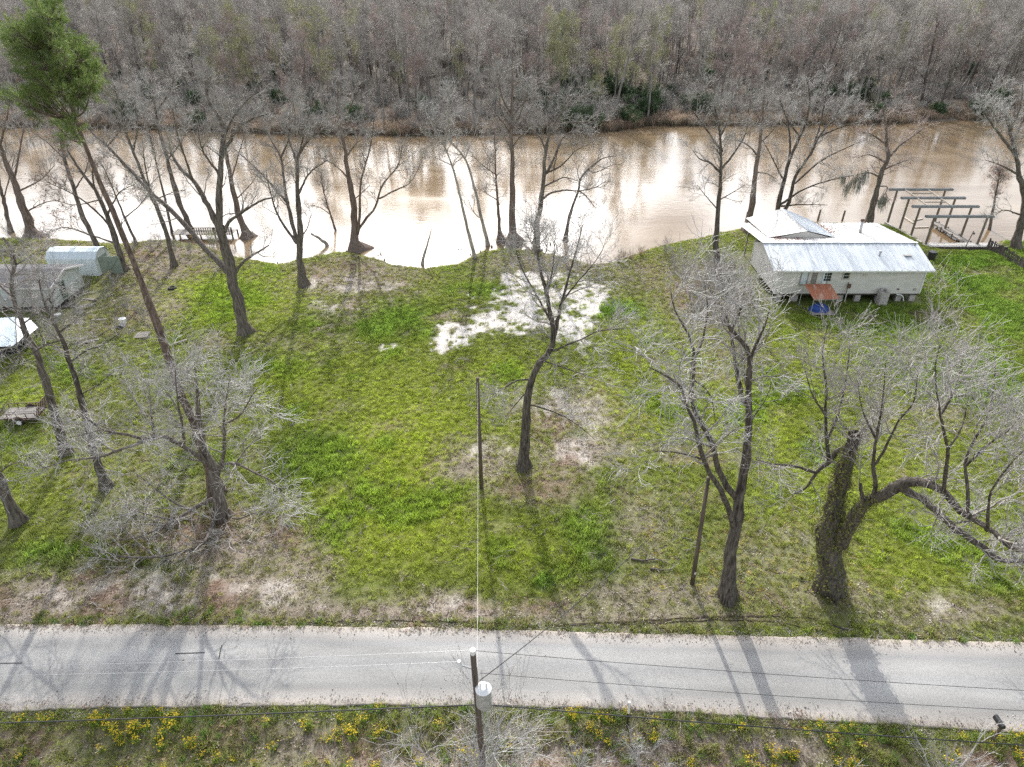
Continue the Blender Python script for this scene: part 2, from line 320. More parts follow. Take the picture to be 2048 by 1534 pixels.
def ground_colour(x, y):
    sand, dry, lush, lime, n1, n3 = cover(x, y)
    c = np.tile(np.array([.165, .195, .05]), (len(x), 1))
    c = lerp(c, (.27, .30, .045), lime * .85); c = lerp(c, (.085, .17, .03), lush * .9)
    c = lerp(c, (.235, .195, .155), np.clip(dry * 1.05 + .12 * (n3 - .5), 0, 1)); c = lerp(c, (.56, .52, .475), sand)
    red = sstep(.52, .66, fbm(x, y, 3.2, 6, 3)) * dry; c = lerp(c, (.185, .115, .08), red * .6)
    c = lerp(c, (.09, .07, .05), sstep(.3, -.6, bank_y(x) - y))
    c *= (.8 + .4 * fbm(x, y, .6, 2, 3))[:, None]; c *= (1 - .38 * np.clip(1 - dry - sand, 0, 1))[:, None]
    return c

gx = np.concatenate([np.array([-500, -320, -210, -150, -115, -95, -85]), np.arange(-78, 78.01, .36), np.array([85, 95, 115, 150, 210, 320, 500])])
gy = np.concatenate([np.array([-200, -100, -40, -10, 3, 8]), np.arange(11, 96.01, .3), np.array([98, 101])])
X, Y = np.meshgrid(gx, gy); xf, yf = X.ravel(), Y.ravel()
zf = height(xf, yf)
nx, ny = len(gx), len(gy); ii = (np.arange(ny - 1)[:, None] * nx + np.arange(nx - 1)[None, :]).ravel()
me = mesh_np('ground', np.stack([xf, yf, zf], 1), np.stack([ii, ii + 1, ii + nx + 1, ii + nx], 1), smooth=True)
ca = me.color_attributes.new('soil', 'FLOAT_COLOR', 'POINT')
cc = np.ones((len(xf), 4), np.float32); cc[:, :3] = ground_colour(xf, yf); ca.data.foreach_set('color', cc.ravel())
def ground_mat(name, attr=True, c1=None, c2=None):
    m, nt, b = new_mat(name); N, L = nt.nodes, nt.links
    b.inputs['Roughness'].default_value = .95; b.inputs['Specular IOR Level'].default_value = .1
    tc = N.new('ShaderNodeTexCoord')
    nz = N.new('ShaderNodeTexNoise'); nz.inputs['Scale'].default_value = 5.0; nz.inputs['Detail'].default_value = 8; nz.inputs['Roughness'].default_value = .75; L.new(tc.outputs['Object'], nz.inputs['Vector'])
    if attr:
        at = N.new('ShaderNodeVertexColor'); at.layer_name = 'soil'; src = at.outputs[0]
    else:
        n0 = N.new('ShaderNodeTexNoise'); n0.inputs['Scale'].default_value = .12; n0.inputs['Detail'].default_value = 8; L.new(tc.outputs['Object'], n0.inputs['Vector'])
        rp = N.new('ShaderNodeValToRGB'); rp.color_ramp.elements[0].position = .35; rp.color_ramp.elements[1].position = .65
        rp.color_ramp.elements[0].color = c4(c1); rp.color_ramp.elements[1].color = c4(c2); L.new(n0.outputs[0], rp.inputs[0]); src = rp.outputs[0]
    mr = N.new('ShaderNodeMapRange'); mr.inputs[1].default_value = .3; mr.inputs[2].default_value = .7; mr.inputs[3].default_value = .55; mr.inputs[4].default_value = 1.45
    L.new(nz.outputs[0], mr.inputs[0]); mx = N.new('ShaderNodeVectorMath'); mx.operation = 'SCALE'; L.new(src, mx.inputs[0]); L.new(mr.outputs[0], mx.inputs['Scale'])
    L.new(mx.outputs[0], b.inputs['Base Color'])
    bp = N.new('ShaderNodeBump'); bp.inputs['Strength'].default_value = .9; bp.inputs['Distance'].default_value = .08; L.new(nz.outputs[0], bp.inputs['Height']); L.new(bp.outputs[0], b.inputs['Normal'])
    return m
tag(link('ground', me, ground_mat('ground_cover')), kind='structure')

# far bank
fx = np.concatenate([np.array([-900, -600, -400]), np.arange(-300, 300.1, 4), np.array([400, 600, 900])])
fo = np.concatenate([np.array([-6, -3, -1.5, 0, 1, 2.5, 4, 7]), np.arange(11, 60, 5), np.array([80, 120, 180, 260, 400, 700, 1200, 2200])])
X, O = np.meshgrid(fx, fo); x_, o_ = X.ravel(), O.ravel()
far_jit = (fbm(x_, x_ * 0, 6, 2, 3) - .5) * 3
y_ = far_y(x_) + o_ + far_jit * np.exp(-np.abs(o_) / 30)
z_ = -2.2 + 1.75 * sstep(-5, 1.5, o_) + .75 * sstep(0, 8, o_) + (fbm(x_, y_, 14, 3, 3) - .5) * .8 * sstep(4, 12, o_)
nx, ny = len(fx), len(fo); ii = (np.arange(ny - 1)[:, None] * nx + np.arange(nx - 1)[None, :]).ravel()
tag(link('far_bank', mesh_np('far_bank', np.stack([x_, y_, z_], 1), np.stack([ii, ii + 1, ii + nx + 1, ii + nx], 1), smooth=True), ground_mat('forest_floor', False, (.085, .068, .052), (.17, .14, .108))), kind='structure')

# river
m, nt, b = new_mat('river_water'); N, L = nt.nodes, nt.links
b.inputs['Roughness'].default_value = .07; b.inputs['IOR'].default_value = 1.333; b.inputs['Specular IOR Level'].default_value = .5
tc = N.new('ShaderNodeTexCoord'); mp = N.new('ShaderNodeMapping'); mp.inputs['Scale'].default_value = (.05, .16, 1); L.new(tc.outputs['Object'], mp.inputs[0])
nz = N.new('ShaderNodeTexNoise'); nz.inputs['Scale'].default_value = 1; nz.inputs['Detail'].default_value = 5; nz.inputs['Distortion'].default_value = 1.2; L.new(mp.outputs[0], nz.inputs['Vector'])
rp = N.new('ShaderNodeValToRGB'); rp.color_ramp.elements[0].position = .35; rp.color_ramp.elements[1].position = .65
rp.color_ramp.elements[0].color = (.165, .112, .062, 1); rp.color_ramp.elements[1].color = (.23, .17, .108, 1); L.new(nz.outputs[0], rp.inputs[0]); L.new(rp.outputs[0], b.inputs['Base Color'])
m2 = N.new('ShaderNodeMapping'); m2.inputs['Scale'].default_value = (1.0, 1.7, 1); L.new(tc.outputs['Object'], m2.inputs[0])
n2 = N.new('ShaderNodeTexNoise'); n2.inputs['Scale'].default_value = .9; n2.inputs['Detail'].default_value = 4; n2.inputs['Roughness'].default_value = .6; L.new(m2.outputs[0], n2.inputs['Vector'])
# wind patches: ripples are stronger where the breeze touches the water
m3 = N.new('ShaderNodeMapping'); m3.inputs['Scale'].default_value = (.022, .05, 1); L.new(tc.outputs['Object'], m3.inputs[0])
n3 = N.new('ShaderNodeTexNoise'); n3.inputs['Scale'].default_value = 1; n3.inputs['Detail'].default_value = 3; n3.inputs['Distortion'].default_value = .8; L.new(m3.outputs[0], n3.inputs['Vector'])
mr = N.new('ShaderNodeMapRange'); mr.inputs[1].default_value = .42; mr.inputs[2].default_value = .62; mr.inputs[3].default_value = .035; mr.inputs[4].default_value = .15; L.new(n3.outputs[0], mr.inputs[0]); L.new(mr.outputs[0], b.inputs['Roughness'])
bp = N.new('ShaderNodeBump'); bp.inputs['Strength'].default_value = .10; bp.inputs['Distance'].default_value = .12; L.new(n2.outputs[0], bp.inputs['Height']); L.new(bp.outputs[0], b.inputs['Normal'])
tag(link('river_water', mesh_np('river_water', [(-900, 55, WATER_Z), (900, 55, WATER_Z), (900, 240, WATER_Z), (-900, 240, WATER_Z)], [(0, 1, 2, 3)]), m), kind='structure')

# road
xs = np.concatenate([np.linspace(-300, -42, 40), np.arange(-40, 40.01, .25), np.linspace(42, 300, 40)])
e0 = road_near(xs) + (fbm(xs, xs * 0 + 3, 1.2, 1, 4) - .5) * .28; e1 = road_far(xs) + (fbm(xs, xs * 0 + 8, 1.2, 2, 4) - .5) * .28
ts = np.array([0, 0, .012, .06, .2, .35, .5, .65, .8, .94, .988, 1, 1]); dz = np.array([-.12, .02, .035, .05, .075, .09, .1, .09, .075, .05, .035, .02, -.12])
V = np.stack([np.repeat(xs, 13), (e0[:, None] * (1 - ts) + e1[:, None] * ts).ravel(), np.tile(dz, len(xs))], 1)
ii = (np.arange(len(xs) - 1)[:, None] * 13 + np.arange(12)[None, :]).ravel()
m, nt, b = new_mat('road_asphalt'); N, L = nt.nodes, nt.links
b.inputs['Roughness'].default_value = .9; b.inputs['Specular IOR Level'].default_value = .25
uvs = np.tile(ts, len(xs))
tc = N.new('ShaderNodeTexCoord'); nz = N.new('ShaderNodeTexNoise'); nz.inputs['Scale'].default_value = 14; nz.inputs['Detail'].default_value = 8; nz.inputs['Roughness'].default_value = .8; L.new(tc.outputs['Object'], nz.inputs['Vector'])
nb = N.new('ShaderNodeTexNoise'); nb.inputs['Scale'].default_value = .5; nb.inputs['Detail'].default_value = 5
mpb = N.new('ShaderNodeMapping'); mpb.inputs['Scale'].default_value = (.25, 1.4, 1); L.new(tc.outputs['Object'], mpb.inputs[0]); L.new(mpb.outputs[0], nb.inputs['Vector'])
at = N.new('ShaderNodeAttribute'); at.attribute_name = 'across'
ramp = N.new('ShaderNodeValToRGB'); els = ramp.color_ramp.elements
els[0].position = 0; els[0].color = (.36, .315, .27, 1); els[1].position = 1; els[1].color = (.36, .315, .27, 1)
for p_, c_ in ((.09, (.335, .31, .285)), (.22, (.26, .255, .245)), (.36, (.29, .285, .275)), (.5, (.265, .26, .255)), (.64, (.29, .285, .275)), (.78, (.25, .245, .24)), (.91, (.33, .305, .28))):
    e = els.new(p_); e.color = c4(c_)
L.new(at.outputs['Fac'], ramp.inputs[0])
mr = N.new('ShaderNodeMapRange'); mr.inputs[1].default_value = .25; mr.inputs[2].default_value = .75; mr.inputs[3].default_value = .6; mr.inputs[4].default_value = 1.4; L.new(nz.outputs[0], mr.inputs[0])
mr2 = N.new('ShaderNodeMapRange'); mr2.inputs[1].default_value = .3; mr2.inputs[2].default_value = .7; mr2.inputs[3].default_value = .78; mr2.inputs[4].default_value = 1.16; L.new(nb.outputs[0], mr2.inputs[0])
mu = N.new('ShaderNodeMath'); mu.operation = 'MULTIPLY'; L.new(mr.outputs[0], mu.inputs[0]); L.new(mr2.outputs[0], mu.inputs[1])
vc = N.new('ShaderNodeTexVoronoi'); vc.feature = 'DISTANCE_TO_EDGE'; vc.inputs['Scale'].default_value = .55
vd = N.new('ShaderNodeTexNoise'); vd.inputs['Scale'].default_value = 1.6; vd.inputs['Detail'].default_value = 6; L.new(tc.outputs['Object'], vd.inputs['Vector'])
va = N.new('ShaderNodeVectorMath'); va.operation = 'ADD'; L.new(tc.outputs['Object'], va.inputs[0]); L.new(vd.outputs['Color'], va.inputs[1]); L.new(va.outputs[0], vc.inputs['Vector'])
vr = N.new('ShaderNodeMapRange'); vr.inputs[1].default_value = 0; vr.inputs[2].default_value = .012; vr.inputs[3].default_value = .72; vr.inputs[4].default_value = 1; L.new(vc.outputs[0], vr.inputs[0])
nk = N.new('ShaderNodeTexNoise'); nk.inputs['Scale'].default_value = .35; nk.inputs['Detail'].default_value = 3; L.new(tc.outputs['Object'], nk.inputs['Vector'])
kr = N.new('ShaderNodeMapRange'); kr.inputs[1].default_value = .56; kr.inputs[2].default_value = .66; L.new(nk.outputs[0], kr.inputs[0])
km = N.new('ShaderNodeMix'); km.inputs['A'].default_value = 1; L.new(kr.outputs[0], km.inputs['Factor']); L.new(vr.outputs[0], km.inputs['B'])
mu2 = N.new('ShaderNodeMath'); mu2.operation = 'MULTIPLY'; L.new(mu.outputs[0], mu2.inputs[0]); L.new(km.outputs['Result'], mu2.inputs[1]); mu = mu2
sc = N.new('ShaderNodeVectorMath'); sc.operation = 'SCALE'; L.new(ramp.outputs[0], sc.inputs[0]); L.new(mu.outputs[0], sc.inputs['Scale']); L.new(sc.outputs[0], b.inputs['Base Color'])
bp = N.new('ShaderNodeBump'); bp.inputs['Strength'].default_value = .35; bp.inputs['Distance'].default_value = .01; L.new(nz.outputs[0], bp.inputs['Height']); L.new(bp.outputs[0], b.inputs['Normal'])
me = mesh_np('road', V, np.stack([ii, ii + 13, ii + 14, ii + 1], 1), smooth=True)
aa = me.attributes.new('across', 'FLOAT', 'POINT'); aa.data.foreach_set('value', uvs.astype(np.float32))
road = tag(link('road', me, m), kind='structure')
# tar-sealed cracks
for pts in ([(-15, 1327), (45, 1326)], [(438, 1318), (441, 1300), (444, 1290)], [(350, 1307), (410, 1305)]):
    mb = MB(); q = [G(u, v, .1) for u, v in pts]
    for a_, b_ in zip(q[:-1], q[1:]):
        a_ = a_ + [0, 0, .002]; b_ = b_ + [0, 0, .002]
        mb.bar(a_, b_, .05, .012)
    mb.build('crack_seal', M['cable'], road)

# wheel ruts of dark mud along the far verge
def rut(pts, w, seed):
    q = np.array([G(u, v)[:2] for u, v in pts]); s = np.linspace(0, 1, 90); k = np.linspace(0, 1, len(q))
    x = np.interp(s, k, q[:, 0]); y = np.interp(s, k, q[:, 1]); y = np.convolve(np.pad(y, 6, 'edge'), np.ones(13) / 13, 'valid')
    wd = w * (.1 + 1.8 * np.clip(fbm(x, x * 0 + seed, .5, seed, 4) - .25, 0, 1)) * np.minimum(1, np.minimum(s, 1 - s) * 14 + .05)
    off = (fbm(x, x * 0 + seed + 5, 1.0, 3, 3) - .5) * .2
    rows = []
    for t, h in ((-1, -.02), (-.55, .025), (0, -.005), (.5, .035), (1, -.02)):
        yy = y + off + wd * t; rows.append(np.stack([x, yy, height(x, yy) + .015 + h], 1))
    V = np.stack(rows, 1).reshape(-1, 3); ii = (np.arange(89)[:, None] * 5 + np.arange(4)[None, :]).ravel()
    tag(link('mud_rut', mesh_np('mud_rut', V, np.stack([ii, ii + 5, ii + 6, ii + 1], 1), smooth=True), M['mud']), kind='structure')
rut([(1090, 1252), (1200, 1245), (1330, 1240), (1450, 1233), (1560, 1231), (1640, 1240), (1700, 1262)], .10, 1)
rut([(1240, 1250), (1350, 1243), (1480, 1240), (1560, 1243), (1640, 1262)], .08, 2)
rut([(620, 1245), (760, 1242), (880, 1243), (1000, 1246)], .06, 3)
rut([(1820, 1274), (1900, 1279), (1960, 1282)], .05, 4)
# ------------------------------------------------------------------ ground cover nobody could count (instanced tufts, leaves, flowers)
def scatter(name, label, cat, pts, protos, pick, rot, scl, tint, parent=None):
    me = bpy.data.meshes.new(name); n = len(pts); me.vertices.add(n); me.vertices.foreach_set('co', np.asarray(pts, np.float32).ravel())
    a = me.attributes.new('rot', 'FLOAT_VECTOR', 'POINT'); a.data.foreach_set('vector', np.asarray(rot, np.float32).ravel())
    a = me.attributes.new('scl', 'FLOAT_VECTOR', 'POINT'); s_ = np.asarray(scl, np.float32); s_ = np.repeat(s_[:, None], 3, 1) if s_.ndim == 1 else s_
    a.data.foreach_set('vector', np.ascontiguousarray(s_).ravel())
    a = me.attributes.new('pick', 'INT', 'POINT'); a.data.foreach_set('value', np.asarray(pick, np.int32))
    a = me.attributes.new('tint', 'FLOAT_COLOR', 'POINT'); t4 = np.ones((n, 4), np.float32); t4[:, :3] = tint; a.data.foreach_set('color', t4.ravel())
    pc = bpy.data.collections.new(name + '_kinds')
    for i, p in enumerate(protos): p.name = '%s_kind_%02d' % (name, i); pc.objects.link(p)
    o = link(name, me, None, parent)
    ng = bpy.data.node_groups.new(name + '_nodes', 'GeometryNodeTree')
    ng.interface.new_socket('Geometry', in_out='INPUT', socket_type='NodeSocketGeometry'); ng.interface.new_socket('Geometry', in_out='OUTPUT', socket_type='NodeSocketGeometry')
    gi = ng.nodes.new('NodeGroupInput'); go = ng.nodes.new('NodeGroupOutput'); ip = ng.nodes.new('GeometryNodeInstanceOnPoints'); ci = ng.nodes.new('GeometryNodeCollectionInfo')
    ci.inputs['Collection'].default_value = pc; ci.inputs['Separate Children'].default_value = True; ci.inputs['Reset Children'].default_value = True
    ip.inputs['Pick Instance'].default_value = True
    ng.links.new(gi.outputs[0], ip.inputs['Points']); ng.links.new(ci.outputs[0], ip.inputs['Instance']); ng.links.new(ip.outputs[0], go.inputs[0])
    for nm, ty, tgt in (('pick', 'INT', 'Instance Index'), ('rot', 'FLOAT_VECTOR', 'Rotation'), ('scl', 'FLOAT_VECTOR', 'Scale')):
        na = ng.nodes.new('GeometryNodeInputNamedAttribute'); na.data_type = ty; na.inputs['Name'].default_value = nm
        ng.links.new(na.outputs['Attribute'], ip.inputs[tgt])
    md = o.modifiers.new('scatter', 'NODES'); md.node_group = ng
    return tag(o, label, cat, kind='stuff')

def proto(name, me, m):
    for k in (m if isinstance(m, list) else [m]): me.materials.append(k)
    return bpy.data.objects.new(name, me)
def blade_clump(n, r, h0, h1, w, lean, seed):
    g = np.random.default_rng(seed); a = g.random(n) * 6.283; d = np.sqrt(g.random(n)) * r
    bx, by = np.cos(a) * d, np.sin(a) * d; hh = g.uniform(h0, h1, n); la = g.random(n) * 6.283; ll = hh * g.uniform(.2, lean, n)
    wa = g.random(n) * 6.283; wx, wy = np.cos(wa) * w, np.sin(wa) * w
    z = np.zeros(n) - .02
    V = np.stack([np.stack([bx - wx, by - wy, z], 1), np.stack([bx + wx, by + wy, z], 1),
                  np.stack([bx + np.cos(la) * ll * .45 + wx * .7, by + np.sin(la) * ll * .45 + wy * .7, hh * .62], 1), np.stack([bx + np.cos(la) * ll * .45 - wx * .7, by + np.sin(la) * ll * .45 - wy * .7, hh * .62], 1),
                  np.stack([bx + np.cos(la) * ll, by + np.sin(la) * ll, hh], 1)], 1).reshape(-1, 3)
    i = np.arange(n)[:, None] * 5
    return mesh_np('clump', V, i + np.array([[0, 1, 2, 3]]), i + np.array([[3, 2, 4]]))
def leaf_quads(P, size, seed, flat=.5, aspect=.6):
    """P[N,3] -> small leaf quads of random orientation"""
    g = np.random.default_rng(seed); n = len(P); A = g.normal(size=(n, 3)); A[:, 2] *= flat; A /= np.linalg.norm(A, axis=1, keepdims=True) + 1e-9
    Bv = g.normal(size=(n, 3)); Bv[:, 2] *= flat; Bv -= A * (A * Bv).sum(1, keepdims=True); Bv /= np.linalg.norm(Bv, axis=1, keepdims=True) + 1e-9
    s = (size * g.uniform(.6, 1.3, n))[:, None]
    V = np.stack([P - A * s * .5, P + Bv * s * aspect * .5 + A * s * .05, P + A * s * .5, P - Bv * s * aspect * .5 + A * s * .05], 1).reshape(-1, 3)
    return V, np.arange(n)[:, None] * 4 + np.array([[0, 1, 2, 3]])
def leaf_pile(n, r, size, seed, h=.03):
    g = np.random.default_rng(seed); a = g.random(n) * 6.283; d = np.sqrt(g.random(n)) * r
    V, F = leaf_quads(np.stack([np.cos(a) * d, np.sin(a) * d, g.uniform(.005, h, n)], 1), size, seed, .35, .65)
    return mesh_np('leaf_pile', V, F)

def in_view_points(n, y0, y1, seed, pad=2.0):
    g = np.random.default_rng(seed); y = g.uniform(y0, y1, n * 3); hw = (y * CT + CAM_H * ST) * .752 + pad; x = g.uniform(-1, 1, n * 3) * 72
    k = np.abs(x) < hw; return x[k][:n], y[k][:n]
BLOCK = [(25.5, 63.2, 42.3, 78.0), (-56, 60.3, -43.0, 66.5)]
def free(x, y):
    k = ~on_road(x, y, -.05) & (bank_y(x) - y > .1)
    for a in BLOCK: k &= ~((x > a[0]) & (x < a[2]) & (y > a[1]) & (y < a[3]))
    return k

g = np.random.default_rng(5)
x, y = in_view_points(150000, 12.5, 92, 1); k = free(x, y); x, y = x[k], y[k]
sand, dry, lush, lime, n1, n3 = cover(x, y)
keep = g.random(len(x)) < np.clip(1.0 - .80 * dry - 1.1 * sand, .03, 1); x, y = x[keep], y[keep]; sand, dry, lush, lime = [q[keep] for q in (sand, dry, lush, lime)]
n = len(x)
t = np.tile(np.array([.29, .34, .07]), (n, 1)); t = lerp(t, (.42, .51, .06), lime * .9); t = lerp(t, (.20, .35, .05), lush * .85); t = lerp(t, (.33, .295, .15), np.clip(dry * .7 + .35 * (g.random(n) - .55), 0, 1))
t *= g.uniform(.5, 1.45, n)[:, None]
pick = np.where(g.random(n) < .2 + .5 * lush, g.integers(3, 5, n), g.integers(0, 3, n))
sc_ = g.uniform(.6, 1.25, n) * (1 + .7 * lush)
rot = np.stack([g.normal(0, .12, n), g.normal(0, .12, n), g.random(n) * 6.28], 1)
protos = [proto('k', blade_clump(30, .17, .05, .15, .010, 1.0, i), M['grassblade']) for i in range(3)] + [proto('k', blade_clump(26, .17, .08, .24, .014, .9, 10 + i), M['grassblade']) for i in range(2)]
scatter('lawn_grass', 'rough green lawn grass growing over the lot and verges', 'grass', np.stack([x, y, height(x, y)], 1), protos, pick, rot, sc_, t)

# fallen leaves
x, y = in_view_points(90000, 12.5, 88, 2); k = free(x, y) | (on_road(x, y, .05) & ~on_road(x, y, -.35)) | (on_road(x, y) & (g.random(len(x)) < .012)); x, y = x[k], y[k]; sand, dry, lush, lime, n1, n3 = cover(x, y)
keep = g.random(len(x)) < np.clip(.05 + .85 * dry - .6 * sand, .02, 1); x, y, dry = x[keep], y[keep], dry[keep]; n = len(x)
red = sstep(.5, .66, fbm(x, y, 3.2, 6, 3))
t = np.tile(np.array([.31, .26, .21]), (n, 1)); t = lerp(t, (.26, .15, .10), np.clip(red * .8 + .4 * (g.random(n) - .6), 0, 1)); t = lerp(t, (.46, .415, .365), (g.random(n) < .2) * .8); t = lerp(t, (.12, .09, .07), (g.random(n) < .2) * .8)
yel = (x > 8) & (y < 50) & (y > 26) & (g.random(n) < .35); t[yel] = (.42, .31, .06)
t *= g.uniform(.65, 1.3, n)[:, None]
scatter('leaf_litter', 'brown fallen leaves lying over the ground', 'leaves', np.stack([x, y, np.where(on_road(x, y, .1), np.maximum(height(x, y), .06), height(x, y)) + .01], 1), [proto('k', leaf_pile(9, .25, .10, 20 + i), M['leafscatter']) for i in range(4)],
        g.integers(0, 4, n), np.stack([g.normal(0, .1, n), g.normal(0, .1, n), g.random(n) * 6.28], 1), g.uniform(.7, 1.3, n), t)

# yellow roadside flowers and weeds on the near verge
M['petal'] = foliage_mat('petal', (.62, .47, .03), (.48, .34, .02), .3); M['weed'] = foliage_mat('weed', (.25, .32, .06), (.14, .22, .04), .4)
def flower_clump(seed):
    g_ = np.random.default_rng(seed); me = blade_clump(26, .2, .15, .42, .022, .8, seed); V0 = np.zeros(len(me.vertices) * 3, np.float32); me.vertices.foreach_get('co', V0); V0 = V0.reshape(-1, 3)
    i = np.arange(26)[:, None] * 5; F4 = i + np.array([[0, 1, 2, 3]]); F3 = i + np.array([[3, 2, 4]])
    P = np.stack([g_.normal(0, .14, 46), g_.normal(0, .14, 46), g_.uniform(.32, .55, 46)], 1); Q, F = leaf_quads(P[:30], .07, seed, .4, .9)
    m_ = mesh_np('flower', np.concatenate([V0, Q]), np.concatenate([F4, F + len(V0)]), F3)
    mi = np.zeros(26 * 2 + 30, np.int32); mi[26:26 + 30] = 1; m_.polygons.foreach_set('material_index', mi); return m_
x = g.uniform(-30, 30, 2600); y = g.uniform(12, 19.2, 2600); cl = fbm(x, y, 1.5, 4, 3); k = (g.random(2600) < (.05 + .5 * sstep(.48, .68, cl))) & ~on_road(x, y, .15); x, y = x[k], y[k]; n = len(x)
scatter('yellow_wildflowers', 'clumps of yellow wildflowers on the verge below the road', 'flowers', np.stack([x, y, height(x, y)], 1), [proto('k', flower_clump(40 + i), [M['weed'], M['petal']]) for i in range(3)],
        g.integers(0, 3, n), np.stack([g.normal(0, .1, n), g.normal(0, .1, n), g.random(n) * 6.28], 1), g.uniform(.6, 1.15, n), np.ones((n, 3)))
x = g.uniform(-32, 32, 9000); y = g.uniform(12, 19.3, 9000); cl = fbm(x, y, 2.2, 1, 3); k = (g.random(9000) < .5 * sstep(.44, .68, cl)) & ~on_road(x, y, .03)
x, y = x[k], y[k]; x2 = g.uniform(-32, 32, 420); x2 = np.where(fbm(x2, x2 * 0, 2.5, 5, 3) > .5, x2, x2 + 90); y2 = road_far(x2) + np.abs(g.normal(.15, .35, 420)); x, y = np.append(x, x2), np.append(y, y2); n = len(x)
t = np.tile(np.array([.25, .29, .07]), (n, 1)) * g.uniform(.6, 1.3, n)[:, None]; t = lerp(t, (.40, .34, .2), g.random(n) ** 1.5 * .9); t = lerp(t, (.14, .27, .05), (g.random(n) < .25) * .8)
scatter('verge_weeds', 'tangled green weeds along the edges of the road', 'weeds', np.stack([x, y, height(x, y)], 1), [proto('k', blade_clump(24, .2, .1, .34, .02, .9, 60 + i), M['grassblade']) for i in range(3)],
        g.integers(0, 3, n), np.stack([g.normal(0, .12, n), g.normal(0, .12, n), g.random(n) * 6.28], 1), g.uniform(.5, 1.2, n), t)

# tan reeds and low brush on the far water's edge
x = g.uniform(-150, 150, 5200); o_ = np.abs(g.normal(0, 3.0, 5200)) + .2; y = far_y(x) + o_
k = (g.random(5200) < np.where(x < 42, 1, .3)) ; x, y, o_ = x[k], y[k], o_[k]; n = len(x)
z = -2.2 + 1.75 * sstep(-5, 1.5, o_) + .75 * sstep(0, 8, o_)
t = np.tile(np.array([.36, .285, .215]), (n, 1)) * g.uniform(.6, 1.3, n)[:, None]; t = lerp(t, (.14, .13, .09), (o_ < 1.2) * g.random(n)); t = lerp(t, (.42, .28, .22), (g.random(n) < .2) * .7)
scatter('bank_reeds', 'tan dead reeds along the far water edge', 'reeds', np.stack([x, y, z], 1), [proto('k', blade_clump(40, .7, .6, 1.5, .035, .7, 80 + i), M['grassblade']) for i in range(3)],
        g.integers(0, 3, n), np.stack([g.normal(0, .1, n), g.normal(0, .1, n), g.random(n) * 6.28], 1), g.uniform(.6, 1.3, n), t)

# sticks dropped by the trees, and gravel along the road edges
def stick_mesh(seed):
    g_ = np.random.default_rng(seed); n_ = 3; P = np.zeros((n_, 5, 3))
    for i in range(n_):
        a = g_.random() * 6.28; d = np.array([math.cos(a), math.sin(a)]); P[i, 0, :2] = g_.normal(0, .15, 2)
        for k in range(1, 5): d = d + g_.normal(0, .25, 2); d /= np.linalg.norm(d); P[i, k, :2] = P[i, k - 1, :2] + d * g_.uniform(.06, .2); P[i, k, 2] = .02 + .03 * g_.random()
    return tube_mesh('sticks', [(P, np.linspace(.013, .006, 5)[None].repeat(n_, 0), 3)])
x, y = in_view_points(9000, 12.5, 85, 6); k = free(x, y); x, y = x[k], y[k]; u, v = project(x, y, x * 0)
w_ = .12 + .5 * np.maximum.reduce([ell(u, v, 300, 1000, 320, 220, soft=.8), ell(u, v, 1560, 900, 480, 330, soft=.8), ell(u, v, 1080, 760, 160, 250, soft=.8), ell(u, v, 250, 620, 260, 140, soft=.8), ell(u, v, 1100, 530, 400, 40, soft=.8)])
k = g.random(len(x)) < w_; x, y = x[k], y[k]; n = len(x); t = np.tile(np.array([.34, .31, .28]), (n, 1)) * g.uniform(.5, 1.5, n)[:, None]
scatter('fallen_twigs', 'small grey twigs dropped on the grass beneath the trees', 'twigs', np.stack([x, y, height(x, y) + .05], 1), [proto('k', stick_mesh(700 + i), M['leafscatter']) for i in range(4)], g.integers(0, 4, n), np.stack([x * 0, x * 0, g.random(n) * 6.28], 1), g.uniform(.7, 1.5, n), t)
def pebble(seed):
    g_ = np.random.default_rng(seed); V = []; F = []
    for i in range(6):
        c = np.append(g_.normal(0, .12, 2), .01); r_ = g_.uniform(.012, .035); b_ = len(V); q = np.array([(1, 0, 0), (0, 1, 0), (-1, 0, 0), (0, -1, 0), (0, 0, .8), (0, 0, -.5)]) * r_ * g_.uniform(.7, 1.3, (6, 1)) + c
        V += list(q); F += [(b_ + a, b_ + (a + 1) % 4, b_ + 4) for a in range(4)]
    return mesh_np('pebbles', np.array(V), None, np.array(F))
n = 4200; x = g.uniform(-34, 34, n); far_side = g.random(n) < .5; o_ = np.abs(g.normal(0, .28, n)) * np.where(g.random(n) < .3, -1, 1); y = np.where(far_side, road_far(x) + o_, road_near(x) - o_)
t = np.tile(np.array([.42, .39, .35]), (n, 1)) * g.uniform(.5, 1.3, n)[:, None]
scatter('edge_gravel', 'loose gravel and grit spilling along the road edges', 'gravel', np.stack([x, y, np.where(on_road(x, y), .035 + np.minimum(np.abs(o_), .3) * .12, height(x, y) + .01)], 1), [proto('k', pebble(720 + i), M['leafscatter']) for i in range(3)], g.integers(0, 3, n), np.stack([x * 0, x * 0, g.random(n) * 6.28], 1), g.uniform(.7, 1.4, n), t)
